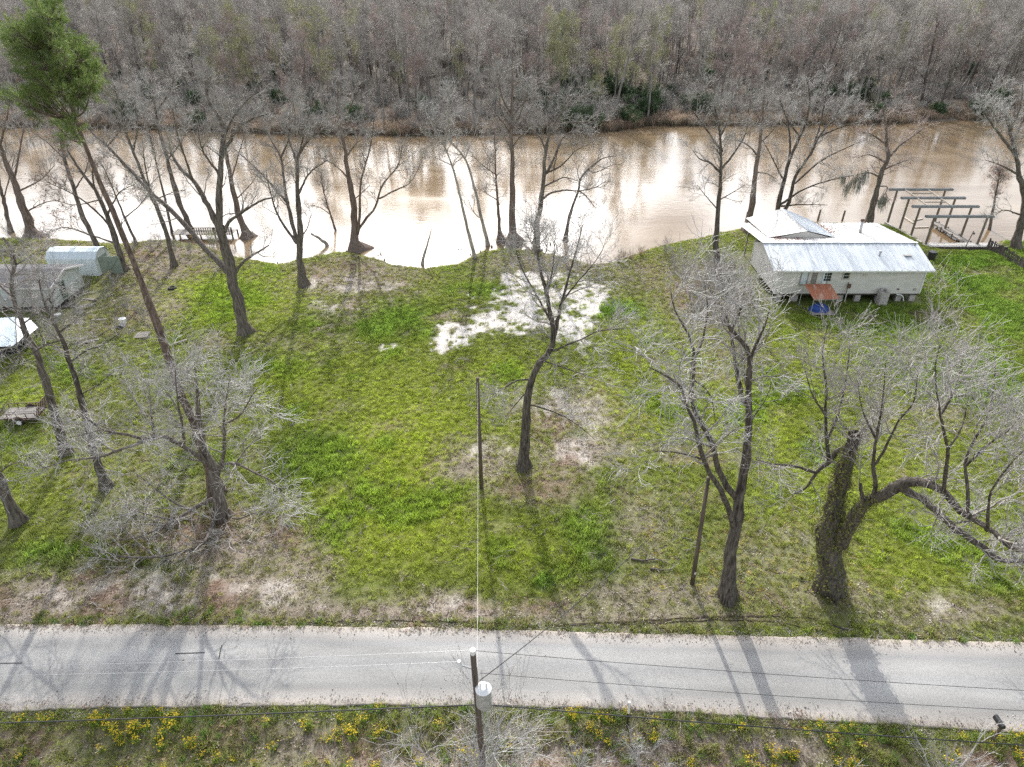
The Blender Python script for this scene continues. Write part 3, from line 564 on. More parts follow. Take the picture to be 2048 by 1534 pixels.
# ------------------------------------------------------------------ things: helpers that keep a thing's parts relative to its own base
ORG = {}
def thing_at(name, label, cat, loc, group=None):
    loc = tuple(float(q) for q in loc); o = thing(name, label, cat, loc, 0, group); ORG[o.name] = loc; return o
def part(mb, name, m, parent, smooth=False, label=None):
    ox, oy, oz = ORG[parent.name]; mb.v = [(a - ox, b_ - oy, c - oz) for a, b_, c in mb.v]
    o = mb.build(name, m, parent, smooth); ORG[o.name] = ORG[parent.name]
    if label: o['label'] = label
    return o
def single(mb, name, m, label, cat, loc, group=None, smooth=False):
    loc = tuple(float(q) for q in loc); mb.v = [(a - loc[0], b_ - loc[1], c - loc[2]) for a, b_, c in mb.v]
    o = mb.build(name, m, None, smooth, loc); ORG[o.name] = loc; return tag(o, label, cat, group)
def lapped_wall(x0, x1, y, z0, z1, n, out=-1, axis='x'):
    """wall of overlapping boards with a saw-tooth profile"""
    mb = MB(); h = (z1 - z0) / n
    for i in range(n):
        a, c = z0 + i * h, z0 + (i + 1) * h; o0, o1 = .022 * out, .004 * out
        if axis == 'x':
            mb.add([(x0, y + o0, a), (x1, y + o0, a), (x1, y + o1, c), (x0, y + o1, c), (x0, y, a), (x1, y, a)], [(0, 1, 2, 3), (4, 5, 1, 0)] if out < 0 else [(1, 0, 3, 2), (5, 4, 0, 1)])
        else:
            mb.add([(y + o0, x0, a), (y + o0, x1, a), (y + o1, x1, c), (y + o1, x0, c), (y, x0, a), (y, x1, a)], [(1, 0, 3, 2), (5, 4, 0, 1)] if out < 0 else [(0, 1, 2, 3), (4, 5, 1, 0)])
    return mb
def ribbed(q, n, amp, thick=.015):
    """metal sheet over quad q=[a,b,c,d] with raised ribs running a->d"""
    a, b_, c, d = [Vector(p) for p in q]; nrm = (b_ - a).cross(d - a).normalized(); mb = MB(); prof = []
    for i in range(n):
        for s, h in ((0, 0), (.62, 0), (.72, 1), (.9, 1)): prof.append(((i + s) / n, h * amp))
    prof.append((1, 0))
    V = []
    for t, h in prof: V += [a.lerp(b_, t) + nrm * h, d.lerp(c, t) + nrm * h]
    for t, h in prof: V += [a.lerp(b_, t) + nrm * (h - thick), d.lerp(c, t) + nrm * (h - thick)]
    k = len(prof); F = []
    for i in range(k - 1):
        F.append((2 * i, 2 * i + 2, 2 * i + 3, 2 * i + 1)); o_ = 2 * k; F.append((o_ + 2 * i + 1, o_ + 2 * i + 3, o_ + 2 * i + 2, o_ + 2 * i))
        F.append((2 * i, o_ + 2 * i, o_ + 2 * i + 2, 2 * i + 2)); F.append((2 * i + 3, o_ + 2 * i + 3, o_ + 2 * i + 1, 2 * i + 1))
    F.append((0, 1, 2 * k + 1, 2 * k)); F.append((2 * k - 2, 4 * k - 2, 4 * k - 1, 2 * k - 1))
    return mb.add(V, F)

M['siding'] = mat('siding', (.62, .60, .56), (.52, .50, .46), scale=1.2, rough=.75, stretch=(1, 1, 2))
M['roof_metal'] = mat('roof_metal', (.60, .63, .65), (.44, .47, .49), scale=.7, stretch=(1, .35, 1), rough=.5, spec=.4, c3=(.55, .58, .60))
M['roof_metal_old'] = mat('roof_metal_old', (.66, .64, .61), (.36, .31, .27), scale=1.1, stretch=(1.6, .35, 1), rough=.55, spec=.4, lo=.28, hi=.6)
M['rust'] = mat('rust', (.40, .33, .28), (.27, .095, .05), scale=1.6, stretch=(2.5, .5, 1), rough=.8, lo=.4, hi=.72, c3=(.30, .13, .075))
M['trim_grey'] = mat('trim_grey', (.36, .34, .32), (.26, .25, .23), scale=4, rough=.8)
M['trim_beige'] = mat('trim_beige', (.55, .5, .43), (.45, .41, .35), scale=4, rough=.7)
M['door_white'] = mat('door_white', (.72, .77, .80), (.62, .67, .70), scale=3, rough=.5)
M['blind'] = mat('blind', (.62, .67, .72), (.52, .57, .62), scale=2, stretch=(1, 1, 12), rough=.3, spec=.6)
M['under_dark'] = mat('under_dark', (.09, .08, .07), (.05, .045, .04), scale=3, rough=.95)
M['shingle'] = mat('shingle', (.20, .19, .20), (.11, .105, .11), scale=9, stretch=(1, 3, 1), rough=.95, bump=.5)
M['siding_green'] = mat('siding_green', (.56, .60, .56), (.46, .50, .47), scale=1.5, rough=.75)
M['siding_grey'] = mat('siding_grey', (.46, .47, .45), (.36, .37, .35), scale=1.5, rough=.8, c3=(.42, .42, .40))
M['door_green'] = mat('door_green', (.10, .16, .13), (.07, .12, .095), scale=3, rough=.7)
M['shed_blue'] = mat('shed_blue', (.62, .69, .72), (.52, .60, .64), scale=1.2, rough=.5, spec=.4)
M['shed_green'] = mat('shed_green', (.25, .30, .25), (.19, .23, .19), scale=2, rough=.8)

# ------------------------------------------------------------------ raised white house on block piers
HX0, HX1, HY0, HY1, HZ0, HZ1 = 26.7, 41.45, 63.8, 71.8, .95, 3.52
house = thing_at('house', 'long white metal-roofed house raised on concrete block piers beside the river', 'house', (34, 67.8, 0))
fw = part(lapped_wall(HX0, HX1, HY0, HZ0, HZ1, 13), 'front_wall', M['siding'], house)
mb = lapped_wall(HY0, HY1, HX0, HZ0, HZ1, 13, -1, 'y'); mb.add([(HX0 - .01, HY0, HZ1), (HX0 - .01, HY1, HZ1), (HX0 - .01, 67.8, 4.75)], [(1, 0, 2)]); part(mb, 'end_wall', M['siding'], house)
mb = lapped_wall(HY0, HY1, HX1, HZ0, HZ1, 13, 1, 'y'); mb.add([(HX1 + .01, HY0, HZ1), (HX1 + .01, HY1, HZ1), (HX1 + .01, 67.8, 4.75)], [(0, 1, 2)]); part(mb, 'end_wall', M['siding'], house)
part(lapped_wall(HX0, HX1, HY1, HZ0, HZ1 + .3, 13, 1), 'back_wall', M['siding'], house)
mb = MB(); mb.box(((HX0 + HX1) / 2, (HY0 + HY1) / 2, HZ0 - .09), (HX1 - HX0 - .04, HY1 - HY0 - .04, .17)); part(mb, 'floor_frame', M['under_dark'], house)
for cx, cy in ((HX0, HY0), (HX1, HY0), (HX0, HY1), (HX1, HY1)):
    mb = MB(); mb.box((cx, cy, (HZ0 + HZ1) / 2), (.12, .12, HZ1 - HZ0)); part(mb, 'corner_trim', M['white_paint'], house)
# roof slopes
part(ribbed([(26.0, 63.35, 3.60), (42.05, 63.35, 3.60), (42.05, 67.8, 4.86), (26.0, 67.8, 4.86)], 20, .028), 'front_roof', M['roof_metal'], house)
part(ribbed([(42.05, 76.6, 3.98), (26.0, 76.6, 3.98), (26.0, 67.82, 4.87), (42.05, 67.82, 4.87)], 40, .03), 'back_roof', M['roof_metal_old'], house)
mb = MB(); mb.bar((25.98, 67.8, 4.905), (42.07, 67.8, 4.905), .34, .03); part(mb, 'ridge_cap', M['roof_metal'], house)
mb = MB(); mb.bar((26.0, 63.34, 3.53), (42.05, 63.34, 3.53), .03, .16); part(mb, 'fascia', M['white_paint'], house)
# cross gable over the back porch
part(ribbed([(27.2, 77.4, 4.28), (27.2, 69.7, 4.70), (31.2, 69.7, 5.42), (31.2, 77.4, 5.42)], 22, .028), 'porch_roof', M['roof_metal_old'], house)
part(ribbed([(34.6, 69.9, 4.66), (34.6, 77.4, 4.1), (31.2, 77.4, 5.43), (31.2, 69.9, 5.43)], 20, .028), 'porch_roof', M['roof_metal'], house)
mb = MB(); mb.add([(27.3, 69.8, 4.5), (34.5, 69.9, 4.5), (31.2, 69.75, 5.38)], [(0, 1, 2)]); part(mb, 'porch_gable', M['siding'], house)
for px_ in (27.4, 34.4, 41.6):
    mb = MB(); mb.box((px_, 76.3, 1.95), (.14, .14, 4.1)); part(mb, 'porch_post', M['wood_grey'], house)
def on_front(u0, v0, u1, v1, y=HY0):
    a = PY(u0, v1, y); c = PY(u1, v0, y); return a[0], a[2], c[0], c[2]
def opening(name, u0, v0, u1, v1, frame_m, pane_m, rows, cols, fw_=.09, label=None):
    xa, za, xb, zb = on_front(u0, v0, u1, v1); y = HY0 - .03
    mb = MB()
    mb.box(((xa + xb) / 2, y - .03, zb + fw_ / 2), (xb - xa + 2 * fw_, .08, fw_)); mb.box(((xa + xb) / 2, y - .03, za - fw_ / 2), (xb - xa + 2 * fw_, .09, fw_))
    mb.box((xa - fw_ / 2, y - .03, (za + zb) / 2), (fw_, .078, zb - za - .004)); mb.box((xb + fw_ / 2, y - .03, (za + zb) / 2), (fw_, .078, zb - za - .004))
    w = part(mb, name, frame_m, house, label=label); pw, ph = (xb - xa) / cols, (zb - za) / rows
    for i in range(cols):
        for j in range(rows):
            mb = MB(); mb.box((xa + pw * (i + .5), y - .012, za + ph * (j + .5)), (pw - .05, .02, ph - .05)); part(mb, 'pane', pane_m, w)
    mb = MB(); mb.box(((xa + xb) / 2, y + .005, (za + zb) / 2), (xb - xa, .02, zb - za)); part(mb, 'sash', M['white_paint'], w)
    return w
opening('window', 1599, 544, 1617, 568, M['trim_grey'], M['blind'], 1, 1)
opening('window', 1685, 545, 1700, 557, M['trim_beige'], M['glass_dark'], 2, 1)
xa, za, xb, zb = on_front(1619.5, 543, 1637, 569)
for i in range(8):
    w_ = (xb - xa) / 8; mb = MB(); mb.box((xa + w_ * (i + .5), HY0 - .04, (za + zb) / 2), (w_ - .012, .03, zb - za)); part(mb, 'panel_board', M['wood_grey'], house)
xa, za, xb, zb = on_front(1637.5, 542.5, 1657, 584); mb = MB(); mb.box(((xa + xb) / 2, HY0 - .05, (za + zb) / 2), (xb - xa, .05, zb - za)); door = part(mb, 'door', M['door_white'], house)
for i in range(3):
    for j in range(3):
        mb = MB(); mb.box((xa + .24 + i * .24, HY0 - .085, zb - .28 - j * .30), (.19, .02, .25)); part(mb, 'pane', M['glass_dark'], door)
mb = MB(); mb.tube((xb - .1, HY0 - .08, 1.95), (xb - .1, HY0 - .15, 1.95), .04); part(mb, 'door_knob', M['steel_black'], door)
mb = MB(); mb.box((xb + .07, HY0 - .04, (za + zb) / 2), (.1, .07, zb - za + .1)); mb.box(((xa + xb) / 2, HY0 - .04, zb + .05), (xb - xa, .068, .09)); part(mb, 'door_frame', M['trim_grey'], house)
for u, v, w_, h_, m_ in ((1730, 550, .35, .2, 'trim_beige'), (1796, 578, .2, .14, 'steel_black'), (1829, 578.5, .26, .2, 'trim_grey')):
    q = PY(u, v, HY0); mb = MB(); mb.box((q[0], HY0 - .045, q[2]), (w_, .06, h_)); part(mb, 'wall_vent', M[m_], house)
# block piers
for px_ in (27.3, 29.0, 33.6, 35.4, 37.6, 39.6, 41.0):
    pier = None
    for yy in (HY0 + .35,):
        for k in range(4):
            mb = MB(); mb.box((px_ + (.015 if k % 2 else -.01), yy, .105 + .218 * k), (.55, .42, .208))
            if pier is None: pier = part(mb, 'pier', M['concrete'], house)
            else: part(mb, 'block', M['concrete'], pier)
for px_ in (28.2, 31.5, 34.8, 38.1, 41.0):
    for yy in (67.8, 71.3):
        mb = MB(); mb.box((px_, yy, .42), (.42, .42, .86)); part(mb, 'pier', M['concrete'], house)
mb = MB(); q = [PY(u, v, HY0 - .1) for u, v in ((1793, 589), (1801, 589.5), (1806, 593), (1807, 602))]
for a_, c_ in zip(q[:-1], q[1:]): mb.tube(a_, c_, .055, k=8)
part(mb, 'drain_pipe', M['white_paint'], house)
# roof fittings
mb = MB(); mb.tube((38.05, 72, 4.35), (37.95, 72, 5.75), .15, k=12); st = part(mb, 'stove_pipe', M['galvanised'], house, True)
mb = MB(); mb.tube((37.95, 72, 5.74), (37.95, 72, 5.95), .20, k=12); part(mb, 'pipe_cap', M['steel_black'], st, True)
q = PY(1758, 514, 65.7); mb = MB(); mb.tube((q[0], q[1], 4.2), (q[0], q[1], 4.62), .1, k=10); mb.tube((q[0], q[1], 4.6), (q[0], q[1], 4.8), .17, .1, k=10); part(mb, 'roof_vent', M['galvanised'], house, True)
q = PY(1829, 493, 67.3); mb = MB(); mb.tube((q[0], q[1], 4.6), (q[0], q[1], 4.98), .05, k=8); part(mb, 'vent_pipe', M['steel_black'], house, True)
q = PY(1814, 514, 65.7); mb = MB(); mb.box((q[0], 65.65, 4.33), (.75, .35, .05)); part(mb, 'roof_patch', M['trim_grey'], house)
# leaves caught in the valley of the back roof
lp = np.stack([rng.normal(34.6, .55, 420), rng.normal(73.2, 1.7, 420), np.zeros(420)], 1); lp[:, 0] += (lp[:, 1] - 73.2) * .12; lp = lp[(lp[:, 0] > 34.75) | (rng.random(420) < .2)]
lp[:, 2] = 4.87 - (lp[:, 1] - 67.8) * .1014 + .045; lp = np.concatenate([lp, np.stack([rng.uniform(27.5, 31, 130), rng.uniform(68.6, 69.6, 130), np.full(130, 4.82)], 1)])
V, F = leaf_quads(lp - np.array([34, 67.8, 0]), .17, 3, .2); tag(link('leaf_drift', mesh_np('leaf_drift', V, F), M['red_leaf'], house), kind='stuff')

# rusty tin canopy with a tarped pile under it
cq = [PY(1628, 599, 60.6), PY(1679, 598, 60.6), PY(1660, 568, 62.6), PY(1608, 568, 62.6)]
can = thing_at('tin_canopy', 'rusty red tin canopy on thin posts before the white front door', 'canopy', (30.6, 61.6, 0))
for i in range(4):
    a_, b_, c_, d_ = [Vector(p) for p in cq]; t0, t1 = i / 4, (i + 1) / 4 + .01
    up = Vector((0, 0, .006 * i)); part(ribbed([a_.lerp(b_, t0) + up, a_.lerp(b_, t1) + up, d_.lerp(c_, t1) + up, d_.lerp(c_, t0) + up], 5, .02), 'tin_sheet', M['rust'], can)
for p in cq:
    mb = MB(); mb.tube((p[0], p[1], -.1), (p[0], p[1], p[2] - .02), .035, k=8); part(mb, 'post', M['galvanised'], can)
for i_, j_ in ((0, 1), (3, 2)): part(MB().bar(cq[i_] - [0, 0, .05], cq[j_] - [0, 0, .05], .05, .08), 'rail', M['wood_grey'], can)
def lump(name, c, r, m, label, cat, seed, n=12):
    g_ = np.random.default_rng(seed); V = []; F = []; rows = 7
    for j in range(rows):
        ph = j / (rows - 1) * math.pi / 2
        for i in range(n):
            a = 2 * math.pi * i / n; k = 1 + .35 * (g_.random() - .5)
            V.append((math.cos(a) * math.cos(ph) * r[0] * k, math.sin(a) * math.cos(ph) * r[1] * k, (math.sin(ph) * (1 + .15 * (g_.random() - .5)) if j else 0) * r[2]))
    for j in range(rows - 1):
        for i in range(n): F.append((j * n + i, j * n + (i + 1) % n, (j + 1) * n + (i + 1) % n, (j + 1) * n + i))
    mb = MB().add([(v[0] + c[0], v[1] + c[1], v[2] + c[2]) for v in V], F); return single(mb, name, m, label, cat, c, smooth=True)
lump('blue_tarp', (30.4, 61.3, .28), (.95, .6, .75), M['blue_tarp'], 'crumpled blue tarp over a pile under the rusty tin canopy', 'tarp', 4)
pf = thing_at('platform', 'low weathered board platform under the blue tarp', 'platform', (30.6, 61.2, 0))
for i in range(7):
    mb = MB(); mb.box((30.6, 60.45 + i * .22, .25), (2.3, .2, .045)); part(mb, 'plank', M['wood_grey'], pf)
for dx in (-1, 1):
    for dy in (-.6, .6):
        mb = MB(); mb.box((30.6 + dx, 61.1 + dy, .1), (.12, .12, .25)); part(mb, 'leg', M['wood_grey'], pf)
# meter post
b0 = G(1690, 606); t0 = PY(1697, 565, b0[1]); ms = thing_at('meter_post', 'slim wooden service post with grey meter box in front of the white siding', 'post', b0)
mb = MB(); mb.tube(b0 - [0, 0, .3], t0, .07, .06, 8); part(mb, 'post', M['wood_post'], ms)
mb = MB(); mb.box((t0[0] + .12, b0[1] - .1, t0[2] - .35), (.3, .14, .45)); part(mb, 'meter_box', M['steel_black'], ms)
mb = MB(); mb.tube((t0[0] + .1, b0[1] - .08, .2), (t0[0] + .1, b0[1] - .08, t0[2] - .5), .025, k=6); part(mb, 'conduit', M['white_paint'], ms)
# loose stack of concrete blocks
bs = thing_at('block_stack', 'free-standing square stack of concrete blocks in front of the piers', 'block stack', (37.5, 63.2, 0))
for k in range(7):
    for s in (-1, 1):
        mb = MB(); d = rng.normal(0, .012, 2)
        if k % 2: mb.box((37.5 + d[0], 63.2 + s * .21 + d[1], .1 + .205 * k), (.82, .4, .195))
        else: mb.box((37.5 + s * .21 + d[0], 63.2 + d[1], .1 + .205 * k), (.4, .82, .195))
        part(mb, 'block', M['concrete'], bs)
for d in ((-.22, .2), (.2, -.18), (.22, .22)):
    mb = MB(); mb.box((37.5 + d[0], 63.2 + d[1], 1.56), (.2, .3, .16)); part(mb, 'block', M['concrete'], bs)
# black bin on the grass
mb = MB(); mb.tube((48.9, 75.3, -.05), (48.9, 75.3, 1.0), .42, .46, 14); single(mb, 'black_drum', M['black_plastic'], 'black drum standing in the grass beyond the house corner', 'drum', (48.9, 75.3, 0), smooth=False)

# ------------------------------------------------------------------ boat shelter, dock and fence by the slip
bsx = thing_at('boat_shelter', 'roofless boat shelter frame of grey beams on tall posts over the slip', 'boat shelter', (54, 84, WATER_Z))
BY = [89.2, 86.3, 83.4, 80.4]; BX = [(1778, 1906, 379), (1802, 1931, 396), (1824, 1958, 413), (1851, 1988, 433)]; tops = []
PX_ = [((1775, 446), (1868, 448)), ((1800, 456), (1888, 463)), ((1822, 472), (1919, 482)), ((1850, 492), (1953, 494))]
for i in range(4):
    z = PY(BX[i][0], BX[i][2], BY[i])[2]; xa = PY(BX[i][0], BX[i][2], BY[i])[0]; xb = PY(BX[i][1], BX[i][2], BY[i])[0]; tops.append((xa, xb, z))
    for s in (-1, 1):
        mb = MB(); mb.bar((xa, BY[i] + s * .14, z), (xb, BY[i] + s * .14, z), .06, .28); part(mb, 'beam', M['beam_grey'], bsx)
    for px_ in PX_[i]:
        q = PY(px_[0], px_[1], BY[i]); xx = min(max(q[0], xa + .5), xb - .4)
        mb = MB(); mb.tube((xx + rng.normal(0, .04), BY[i], -2), (xx, BY[i], z + .1), .15, .13, 10); part(mb, 'post', M['wood_post'], bsx)
for i in (0, 1):
    for fx_ in (.24, .6):
        a_ = Vector((tops[i][0] * (1 - fx_) + tops[i][1] * fx_, BY[i], tops[i][2] + .02)); c_ = Vector((tops[i + 1][0] * (1 - fx_) + tops[i + 1][1] * fx_, BY[i + 1], tops[i + 1][2] + .02))
        mb = MB(); mb.bar(a_, c_, .08, .16); part(mb, 'rafter', M['lumber'], bsx)
    a_ = Vector((tops[i][0] * .72 + tops[i][1] * .28, BY[i] - 1.4, tops[i][2] - .1)); mb = MB(); mb.bar(a_, a_ + Vector((2.6, 0, 0)), .07, .12); part(mb, 'cross_tie', M['wood_grey'], bsx)
slab = MB(); slab.box((55.2, 80.15, -.14), (9.4, 1.5, .3)); single(slab, 'concrete_dock', M['concrete'], 'pale concrete dock slab at the head of the boat slip', 'dock', (55.2, 80.15, -.3))
mb = MB(); mb.bar((50.6, 80.8, -.2), (49.8, 88.6, -.3), .22, .7); single(mb, 'bulkhead', M['concrete'], 'pale concrete bulkhead wall along the side of the boat slip', 'retaining wall', (50.2, 84.5, -.5))
mb = MB(); mb.bar((50.3, 79.35, -.12), (60.5, 79.3, -.12), .12, .35); single(mb, 'edging_timber', M['wood_fence'], 'dark edging timber between the grass and the concrete dock', 'timber', (55, 79.3, -.3))
pier = thing_at('slip_walkway', 'narrow plank walkway on pilings inside the boat slip', 'walkway', (56.6, 85, -.6))
pm = None
for i in range(30):
    mb = MB(); mb.box((56.65 + rng.normal(0, .015), 81.1 + i * .27, -.1 + rng.normal(0, .006)), (1.0, .235, .05)); part(mb, 'plank', M['wood_grey'], pier)
for yy in (81.4, 84, 86.6, 88.8):
    for s in (-.45, .45):
        mb = MB(); mb.tube((56.65 + s, yy, -2), (56.65 + s, yy, .05), .1, k=8); part(mb, 'piling', M['wood_post'], pier)
for s in (-.42, .42):
    mb = MB(); mb.bar((56.65 + s, 81, -.2), (56.65 + s, 89.1, -.2), .07, .14); part(mb, 'stringer', M['wood_grey'], pier)
b0 = G(1930, 494); mb = MB(); mb.tube(b0 - [0, 0, .4], b0 + [.35, 0, 2.0], .06, .05, 8); mb.box((b0[0] + .37, b0[1] - .1, 1.75), (.22, .2, .2)); single(mb, 'dock_post', M['wood_fence'], 'thin dark post with a small box on the concrete dock', 'post', b0)
# loose timbers floating in the slip
for (u0, v0), (u1, v1) in (((1808, 434), (1826, 446)), ((1828, 441), (1845, 437)), ((1829, 455), (1857, 454))):
    a_ = G(u0, v0, WATER_Z + .05); c_ = G(u1, v1, WATER_Z + .05); mb = MB(); mb.bar(a_, c_, .22, .12); single(mb, 'floating_timber', M['lumber'], 'loose pale timber floating in the boat slip', 'timber', (a_ + c_) / 2, 'loose timbers in the slip')
# pilings and planks behind the house
for u, v, h in ((1489, 452, 1.9), (1537, 447, 1.6), (1635, 441, 1.5), (1684, 441, 1.4)):
    b0 = G(u, v, WATER_Z); mb = MB(); mb.tube(b0 - [0, 0, 1], b0 + [.08, 0, h], .14, .12, 9); single(mb, 'mooring_piling', M['wood_post'], 'short round mooring piling in the water behind the house', 'piling', b0, 'mooring pilings behind the house')
dk = thing_at('back_dock', 'weathered plank landing at the water behind the house', 'dock', (42.6, 87.2, -.3))
for i in range(26):
    mb = MB(); mb.box((39.2 + i * .27, 87.3, -.25 + rng.normal(0, .008)), (.235, 1.9, .05)); part(mb, 'plank', M['wood_grey'], dk)
for xx in (39.3, 42.5, 45.8):
    mb = MB(); mb.box((xx, 87.4, -.9), (.16, 1.6, 1.2)); part(mb, 'support', M['wood_post'], dk)
# picket fence running down to the dock
fa, fb = np.array([57.6, 79.0]), np.array([56.9, 66.0]); nf = 78
fence = thing_at('picket_fence', 'weathered dark wooden picket fence beside the concrete dock', 'fence', (fa[0], fa[1], 0)); base = None
for i in range(nf):
    t = i / (nf - 1); q = fa * (1 - t) + fb * t; q = q + [.5 * math.sin(t * 3), 0]
    if base is None:
        mb = MB(); w_, h_ = .07, 1.25; mb.hexa([(-.012, -w_, -.1), (.012, -w_, -.1), (.012, w_, -.1), (-.012, w_, -.1)], [(-.012, -w_, h_), (.012, -w_, h_), (.012, w_, h_ - .02), (-.012, w_, h_ - .02)])
        base = mb.build('picket', M['wood_fence'], fence); o = base
    else:
        o = base.copy(); COL.objects.link(o); o.parent = fence
    o.location = (q[0] - fa[0], q[1] - fa[1], rng.normal(0, .05) - .05); o.rotation_euler = (rng.normal(0, .03), rng.normal(0, .04), rng.normal(0, .05))
for h_ in (.35, .95):
    for i in range(6):
        t0_, t1_ = i / 6, (i + 1) / 6; p0 = fa * (1 - t0_) + fb * t0_ + [.5 * math.sin(t0_ * 3) + .05, 0]; p1 = fa * (1 - t1_) + fb * t1_ + [.5 * math.sin(t1_ * 3) + .05, 0]
        mb = MB(); mb.bar((p0[0], p0[1], h_), (p1[0], p1[1], h_), .05, .09); part(mb, 'rail', M['wood_fence'], fence)
for i in range(7):
    t = i / 6; q = fa * (1 - t) + fb * t + [.5 * math.sin(t * 3) + .1, 0]; mb = MB(); mb.box((q[0], q[1], .6), (.1, .1, 1.4)); part(mb, 'fence_post', M['wood_fence'], fence)

# ------------------------------------------------------------------ left-hand neighbours
mh = thing_at('mobile_home', 'grey sided mobile home with dark shingle roof and green end door', 'mobile home', (-55, 64, 0))
mx1 = -45.3
part(lapped_wall(-72, mx1, 61.6, .5, 2.72, 12), 'front_wall', M['siding_grey'], mh)
mb = lapped_wall(61.6, 66.9, mx1, .5, 2.72, 12, 1, 'y'); mb.add([(mx1 + .01, 61.6, 2.72), (mx1 + .01, 66.9, 2.72), (mx1 + .01, 64.2, 3.42)], [(0, 1, 2)]); part(mb, 'end_wall', M['siding_green'], mh)
part(lapped_wall(-72, mx1, 66.9, .5, 2.72, 12, 1), 'back_wall', M['siding_grey'], mh)
mb = MB(); mb.box(((-72 + mx1) / 2, 64.25, .25), (-(-72) + mx1 - .2, 5.1, .55)); part(mb, 'skirting', M['under_dark'], mh)
def shingles(q, rows, drop):
    a, b_, c, d = [Vector(p) for p in q]; mb = MB(); n_ = (b_ - a).cross(d - a).normalized()
    for i in range(rows):
        t0_, t1_ = i / rows, (i + 1) / rows + .3 / rows; mb.hexa([a.lerp(d, t0_) + n_ * .03 - n_ * .03, b_.lerp(c, t0_), b_.lerp(c, min(t1_, 1)), a.lerp(d, min(t1_, 1))], [a.lerp(d, t0_) + n_ * drop, b_.lerp(c, t0_) + n_ * drop, b_.lerp(c, min(t1_, 1)) + n_ * .004, a.lerp(d, min(t1_, 1)) + n_ * .004])
    return mb
part(shingles([(-72.3, 61.25, 2.68), (mx1 + .35, 61.25, 2.68), (mx1 + .35, 64.2, 3.48), (-72.3, 64.2, 3.48)], 16, .03), 'front_roof', M['shingle'], mh)
part(shingles([(mx1 + .35, 67.25, 2.68), (-72.3, 67.25, 2.68), (-72.3, 64.21, 3.485), (mx1 + .35, 64.21, 3.485)], 16, .03), 'back_roof', M['shingle'], mh)
mb = MB(); mb.bar((mx1 + .37, 61.25, 2.62), (mx1 + .37, 64.2, 3.43), .06, .17); mb.bar((mx1 + .37, 67.25, 2.62), (mx1 + .37, 64.2, 3.43), .06, .17); part(mb, 'gable_trim', M['white_paint'], mh)
mb = MB(); mb.bar((-72.3, 61.23, 2.6), (mx1 + .35, 61.23, 2.6), .04, .15); part(mb, 'fascia', M['white_paint'], mh)
mb = MB(); mb.box((mx1 + .05, 63.4, 1.5), (.06, .9, 1.95)); d_ = part(mb, 'door', M['door_green'], mh); mb = MB(); mb.box((mx1 + .09, 63.4, 1.9), (.02, .5, .6)); part(mb, 'pane', M['glass_dark'], d_)
for xx in (-49.6, -56):
    mb = MB(); mb.box((xx, 61.54, 1.85), (1.1, .1, 1.05)); w_ = part(mb, 'window', M['white_paint'], mh)
    for k in (-1, 1):
        mb = MB(); mb.box((xx, 61.48, 1.85 + k * .24), (.9, .03, .42)); part(mb, 'pane', M['blind'], w_)
# pale blue barn shed
sh = thing_at('barn_shed', 'pale blue metal shed with broken-slope roof behind the mobile home', 'shed', (-48, 72, 0))
sx0, sx1 = -51.0, -45.7
mb = lapped_wall(sx0, sx1, 70.5, 0, 1.9, 8); part(mb, 'front_wall', M['shed_blue'], sh)
mb = MB(); prof = [(70.5, 0), (70.5, 1.9), (71.2, 2.55), (72.0, 2.75), (72.8, 2.55), (73.5, 1.9), (73.5, 0)]
for xx, od in ((sx1, 1), (sx0, 0)):
    mb.add([(xx, a, c) for a, c in prof], [tuple(range(7)) if od else tuple(range(6, -1, -1))])
part(mb, 'end_wall', M['siding_green'], sh)
for i in range(1, 5):
    (a, c), (a2, c2) = prof[i], prof[i + 1]
    part(ribbed([(sx0 - .12, a, c + .02), (sx1 + .12, a, c + .02), (sx1 + .12, a2, c2 + .02), (sx0 - .12, a2, c2 + .02)], 11, .02), 'roof_sheet', M['shed_blue'], sh)
mb = MB(); mb.box((sx1 + .03, 72, .95), (.05, 1.7, 1.8)); part(mb, 'shed_door', M['shed_green'], sh)
mb = MB(); mb.box((-44.2, 71.3, 1.0), (1.5, .08, 2.0)); mb.bar((-45.0, 71.24, .2), (-43.5, 71.24, 1.85), .08, .04); single(mb, 'plywood_screen', M['shed_green'], 'grey green plywood screen standing beside the pale blue shed', 'screen', (-44.2, 71.3, 0))
# lean-to carport
cp = thing_at('carport', 'low ribbed metal carport roof over dark clutter before the mobile home', 'carport', (-48, 55, 0))
cqs = [G(-40, 695, 1.9), G(32, 692, 1.9), G(30, 634, 2.3), G(-60, 640, 2.3)]; part(ribbed(cqs, 14, .03), 'roof_sheet', M['shed_blue'], cp)
cq2 = [G(34, 690, 1.7), G(76, 655, 1.7), G(58, 636, 2.1), G(32, 636, 2.25)]; part(ribbed(cq2, 5, .03), 'roof_sheet', M['galvanised'], cp)
for p in cqs[:2] + cqs[2:3] + cq2[1:3]:
    mb = MB(); mb.box((p[0], p[1], p[2] / 2 - .05), (.1, .1, p[2])); part(mb, 'post', M['wood_post'], cp)
for i, (u, v, sx, sy, sz) in enumerate(((20, 706, 1.6, .9, .9), (50, 695, 1.0, .8, .7))):
    q = G(u, v); mb = MB(); mb.box((q[0], q[1], sz / 2), (sx, sy, sz)); mb.box((q[0] + .1, q[1], sz + .1), (sx * .7, sy * .7, .2)); single(mb, 'storage_chest', M['black_plastic'], ('long' if i == 0 else 'small square') + ' black storage chest under the metal carport', 'chest', (q[0], q[1], 0))
